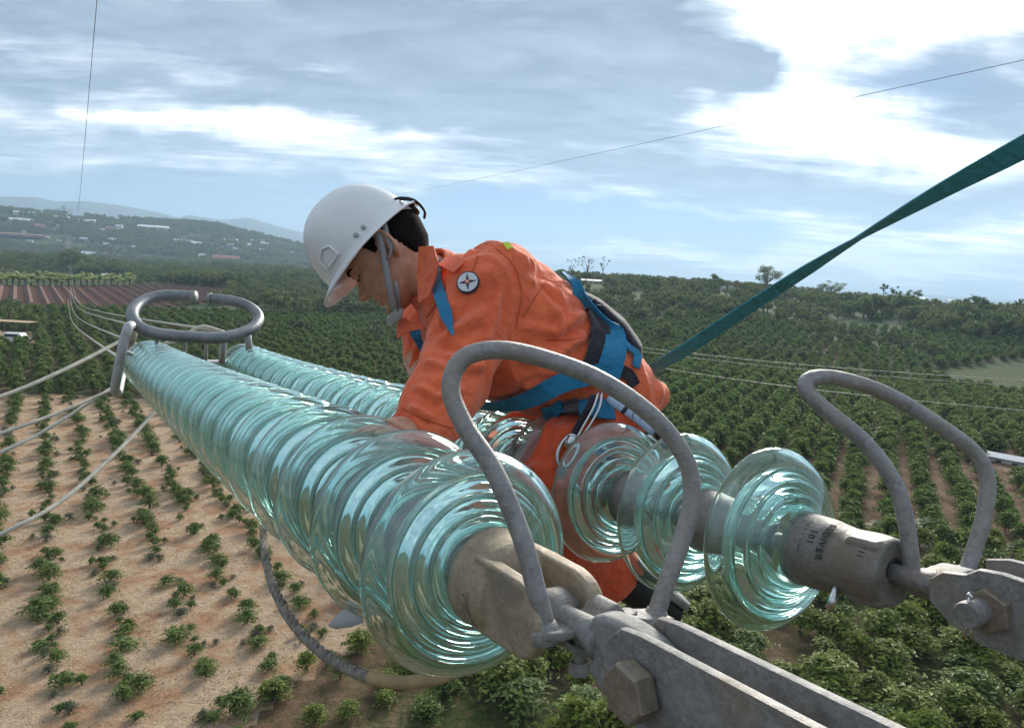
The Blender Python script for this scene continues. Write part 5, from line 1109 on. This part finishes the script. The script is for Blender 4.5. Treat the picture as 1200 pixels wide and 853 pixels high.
for dx in (0, 7): MB().tube(spline([PX(701 + dx * .6, 460, 1.49), PX(695 + dx, 478, 1.475), PX(683 + dx, 500, 1.468), PX(676 + dx * .6, 513, 1.465)], 14), .003, 8).build('steel_link', M_steel, lan)
mb = MB(); mb.tube(spline([PX(*p) for p in ((660, 540, 1.465), (655, 560, 1.47), (657, 590, 1.49), (668, 620, 1.52))], 20), .0095, 10); mb.build('rope_end', M_rope, lan)
lab = empty('shock_absorber', PX(745, 488, 1.46), 'pale blue labelled webbing absorber lying over the third far disc', 'absorber')
C = spline([PX(*p) for p in ((712, 465, 1.50), (728, 476, 1.485), (748, 490, 1.475), (768, 506, 1.465))], 16); dd = C[-1] - C[0]; dd /= np.linalg.norm(dd); wv = np.cross(dd, REF); wv /= np.linalg.norm(wv)
MB().ribbon(C, [wv * (.0115 if 0 < i < 16 else .008) for i in range(17)], .006, [-REF + wv * .3] * 17).build('label_sleeve', M_label, lab)
MB().ribbon([C[6] - REF * .0065, C[7] - REF * .0065], [wv * .0118] * 2, .001, [-REF] * 2).build('printed_line', M_patchk, lab)
t_ = np.linspace(0, math.pi * 1.4, 14); MB().tube([C[10] - REF * .0072 + dd * .010 * math.cos(q) + wv * .0085 * math.sin(q) for q in t_], .0007, 6).build('printed_logo', M_patchk, lab)
MB().ribbon(spline([PX(770, 503, 1.464), PX(776, 512, 1.46), PX(782, 518, 1.455)], 8), [wv * .012] * 9, .008, [-REF] * 9).build('black_clip', M_black, lab)
MB().ribbon(spline([PX(758, 510, 1.466), PX(768, 516, 1.462), PX(778, 521, 1.458)], 8), [wv * .004] * 9, .005, [-REF] * 9).build('metal_clip', M_steel, lab)
# ---- collar, tab, patch
nax = H(-.02, -.06) - neckb; nax /= np.linalg.norm(nax); cc = neckb + nax * .045
mb = MB(); mb.lathe([(.062, .030), (.066, .034), (.070, .030), (.080, -.004), (.088, -.030), (.086, -.033), (.078, -.022), (.068, .0)], cc, nax, 56, closed=True)
cm = raw_remesh(mb, .003, 1); crease(cm, [], .002, 7); finish(cm, 'collar', M_orange, man)
def quad_cloth(pts, name, mat, lift=.006, th=.003, bvs=None, z=None):
    P = []
    for p in pts:
        if len(p) == 3: P.append(PX(*p))
        else:
            h_ = surf(p[0], p[1], bvs or (jbv,)); P.append(h_[0] + h_[1] * lift)
    P = np.array(P); c = P.mean(0); n_ = np.cross(P[1] - P[0], P[2] - P[0]); n_ /= np.linalg.norm(n_)
    if n_.dot(CAM - c) < 0: n_ = -n_
    mb = MB(); k = len(P); mb.add(list(P) + list(P + n_ * th), [tuple(range(k)), tuple(range(k, 2 * k))] + [(i, (i + 1) % k, k + (i + 1) % k, k + i) for i in range(k)]); return mb.build(name, mat, man, smooth=False)
quad_cloth([(492, 290, 1.53), (509, 289, 1.50), (514, 306, 1.475), (512, 322, 1.47), (504, 348, 1.475), (492, 356, 1.50), (490, 330, 1.52)], 'collar_flap', M_orange, th=.004)
quad_cloth([(470, 372, 1.62), (492, 378, 1.58), (499, 384, 1.57), (478, 389, 1.60), (467, 397, 1.62), (466, 385, 1.63)], 'collar_flap', M_orange, th=.004)
on_cloth([(517, 308), (528, 310), (540, 315)], 9, 'shoulder_tab', M_orange, man, (jbv,), .008, .003, 8)
on_cloth([(584, 279), (592, 286), (598, 293)], 3.6, 'reflective_tab', M_yel, man, (jbv,), .003, .002, 8)
pc = surf(549, 332, (jbv,)); pn = sum((surf(549 + a_, 332 + b_, (jbv,))[1] for a_, b_ in ((-7, 0), (7, 0), (0, 7), (0, -7))), pc[1]); pn /= np.linalg.norm(pn); pu = np.cross(pn, np.cross(up, pn)); pu /= np.linalg.norm(pu); pv = np.cross(pn, pu)
R1 = .0235; 
def disc(r, z, mat, name, poly=None, th=.0012):
    n_ = 40; poly = poly or [(r * math.cos(2 * math.pi * i / n_), r * math.sin(2 * math.pi * i / n_)) for i in range(n_)]
    mb = MB(); mb.prism(poly, pc[0] + pn * z, pu, pv, pn, th); return mb.build(name, mat, man, smooth=False)
disc(R1, .0035, M_patchk, 'patch_border', th=.006); disc(R1 * .88, .0068, M_patchw, 'patch_field', th=.0016)
star = []
for i in range(16):
    an = i * math.pi / 8 + .15; k = i % 4; r_ = [.86, .30, .22, .30][k]; star.append((R1 * .95 * r_ * math.cos(an), R1 * .95 * r_ * math.sin(an)))
disc(0, .0080, M_patchk, 'patch_star', star); disc(R1 * .20, .0088, M_patcho, 'patch_centre', th=.0012); disc(R1 * .09, .0096, M_patchw, 'patch_dot', th=.001)
M_seam = simple('darker orange seam', (.50, .09, .035), .9)
for sp_ in ([(556, 281), (580, 291), (602, 312), (611, 345), (604, 385)], [(500, 372), (508, 362), (514, 352)], [(640, 330), (625, 352), (612, 372)], [(560, 300), (553, 322)], [(470, 478), (500, 492), (530, 502)], [(640, 398), (672, 398), (700, 388)]):
    on_cloth(sp_, .55, 'seam', M_seam, man, (jbv,), .0006, .0009, 24)
# button on the placket, chin straps
hb = BVHTree.FromPolygons([v.co + Vector(WL[man.name]) for v in bo.data.vertices], [tuple(p.vertices) for p in bo.data.polygons])
C = spline([PX(*p) for p in ((440, 262, 1.515), (447, 288, 1.522), (452, 312, 1.528), (457, 338, 1.537), (462, 362, 1.556))], 20); MB().ribbon(C, [(hf * .75 + hu * .0 + np.cross(hs, C[-1] - C[0]) / np.linalg.norm(C[-1] - C[0]) * .0) / .75 * .0085 for _ in C], .0025, [hs] * 21).build('chin_strap', M_strap, hat)
C = spline([PX(*p) for p in ((451, 264, 1.513), (455, 280, 1.518), (459, 292, 1.520), (456, 303, 1.523))], 12); MB().ribbon(C, [hf * .006] * 13, .0025, [hs] * 13).build('chin_strap', M_strap, hat)
mb = MB(); mb.loft([(H(.070, -.098, .03), .010, .004), (H(.088, -.104, .02), .014, .006), (H(.104, -.100, .006), .014, .006), (H(.108, -.090, -.006), .008, .004)], hs, 16); mb.build('chin_cup', M_clear, hat)
mb = MB(); mb.ribbon([H(.036, -.060, .070), H(.056, -.085, .050), H(.074, -.100, .030)], [hf * .006] * 3, .003, [hs] * 3); mb.build('chin_strap', M_strap, hat)

# ================================================================== LINES AND THE TOWER
tp = hit(76, 309); TD = 900.; tw = CAM + ray(76, 300) * TD; tw[2] = float(height(tw[0], tw[1])); ttop = CAM + ray(78, 241) * TD
ht = ttop[2] - tw[2]
def tower(base, H, label):
    e = empty('transmission_tower', base, label, 'pylon'); Y_ = np.array([base[0], base[1], 0]); Y_ /= np.linalg.norm(Y_); X_ = np.array([Y_[1], -Y_[0], 0]); Z_ = np.array([0, 0, 1.])
    M_t = simple('tower steel', (.22, .22, .21), .6, .2)
    def pt(x, y, z): return base + X_ * x + Y_ * y + Z_ * z
    def hw(t): return 5.2 * (1 - t) ** 1.3 + .9
    for sx in (-1, 1):
        for sy in (-1, 1): MB().tube([pt(sx * hw(t), sy * hw(t), H * t) for t in np.linspace(0, 1, 7)], .26, 4).build('leg', M_t, e)
    for sx, sy, ex_, ey_ in ((-1, -1, 1, -1), (1, -1, 1, 1), (1, 1, -1, 1), (-1, 1, -1, -1)):
        mb = MB()
        for i in range(10):
            t0, t1 = i / 10, (i + 1) / 10
            mb.tube([pt(sx * hw(t0), sy * hw(t0), H * t0), pt(ex_ * hw(t1), ey_ * hw(t1), H * t1)], .13, 3); mb.tube([pt(ex_ * hw(t0), ey_ * hw(t0), H * t0), pt(sx * hw(t1), sy * hw(t1), H * t1)], .13, 3); mb.tube([pt(sx * hw(t1), sy * hw(t1), H * t1), pt(ex_ * hw(t1), ey_ * hw(t1), H * t1)], .12, 3)
        o = mb.build('lattice', M_t, e); o['kind'] = 'stuff'
    for zf, L in ((.62, 10), (.76, 9), (.90, 8)):
        for sx in (-1, 1):
            mb = MB(); tip_ = pt(sx * (L + 1), 0, H * zf)
            for sy in (-1, 1): mb.tube([pt(sx * 1.5, sy * 1.2, H * zf), tip_], .16, 3); mb.tube([pt(sx * 1.5, sy * 1.2, H * (zf + .05)), tip_], .14, 3)
            mb.build('crossarm', M_t, e)
    return e
tower(tw, ht, 'faint lattice transmission tower in the valley where the conductors lead')
t2 = CAM + ray(112, 300) * 1150; t2[2] = float(height(t2[0], t2[1])); tower(t2, 52, 'second fainter lattice tower to the right of the first one')
def catenary(P, Q, sag, r, label, mat, name='conductor', cat='wire', group=None, n=120, q=1.0, r2=None):
    P, Q = np.asarray(P), np.asarray(Q); t = np.linspace(0, 1, n) ** 2.2; pts = [P + (Q - P) * k - np.array([0, 0, 4 * sag * k * (1 - k)]) for k in t]
    o = MB().tube(pts, list(np.interp(t, [0, 1], [r, r2 or r])), 6).build(name, mat, None); return tag(o, label, cat, group)
def TP(px, py): return CAM + ray(px, py) * TD
catenary(PX(262, 389, 4.8), TP(82, 278), 19, .013, 'uppermost of the four conductors, passing behind the corona ring', M_wire, r2=.06)
catenary(PX(205, 392, 5.2), TP(80, 276), 20, .013, 'second conductor from the top, cut by the left bend of the corona ring', M_wire, r2=.06)
catenary(PX(183, 412, 5.0), TP(79, 280), 21, .013, 'third conductor from the top, ending behind the edge-on ring', M_wire, r2=.06)
catenary(PX(146, 424, 4.9), TP(77, 282), 22, .013, 'lowest conductor, steepest of the four, left of the edge-on ring', M_wire, r2=.06)
catenary(PX(124, -120, 14), TP(90, 241), 6, .009, 'thin earth wire rising almost upright at the upper left', M_wired, 'earth_wire', r2=.12)
catenary(PX(1330, 42, 11), PX(425, 233, 260), .6, .006, 'thin overhead wire crossing the bright cloud at the upper right', M_wired, 'overhead_wire', r2=.02)
for (x1, y1, z1, x2, y2, z2, r, lb, m_) in ((620, 388, 120, 1330, 452, 75, .045, 'upper power line over the right hand groves', M_wire), (620, 392, 118, 1330, 459, 74, .03, 'second power line just under the upper one', M_wire),
        (620, 402, 95, 1330, 490, 60, .035, 'lowest pale power line running behind the right loop', M_wire), (640, 380, 190, 1330, 436, 120, .03, 'faint highest power line over the right hand groves', M_wired)):
    P, Q = PX(x1, y1, z1), PX(x2, y2, z2); catenary(P, Q, 1.2, r, lb, m_, 'power_line', q=1)
# green sling from the man's back out to the tower on the right
def sling():
    C = spline([PX(*p) for p in ((738, 447, 1.74), (800, 411, 1.63), (860, 371, 1.54), (920, 332, 1.46), (985, 291, 1.38), (1050, 253, 1.31), (1120, 214, 1.25), (1200, 172, 1.19), (1300, 118, 1.12), (1420, 54, 1.05))], 90)
    wv, nv = [], []
    for i, c in enumerate(C):
        t = C[min(i + 1, 90)] - C[max(i - 1, 0)]; t /= np.linalg.norm(t); v1 = np.cross(t, dirw((0, 0, 1))); v1 /= np.linalg.norm(v1); v2 = np.cross(t, v1)
        f = i / 90; an = np.interp(f, [0, .15, .38, .48, .60, .8, 1], [.9, .75, .95, 1.28, .95, .45, .3]); hwid = .0225
        wv.append((math.cos(an) * v1 + math.sin(an) * v2) * hwid); nv.append(-math.sin(an) * v1 + math.cos(an) * v2)
    o = MB().ribbon(C, wv, .0028, nv).build('webbing_sling', M_teal, None, angle=40); return tag(o, 'long dark teal webbing sling rising from the man\'s back to the upper right', 'sling')
sling()
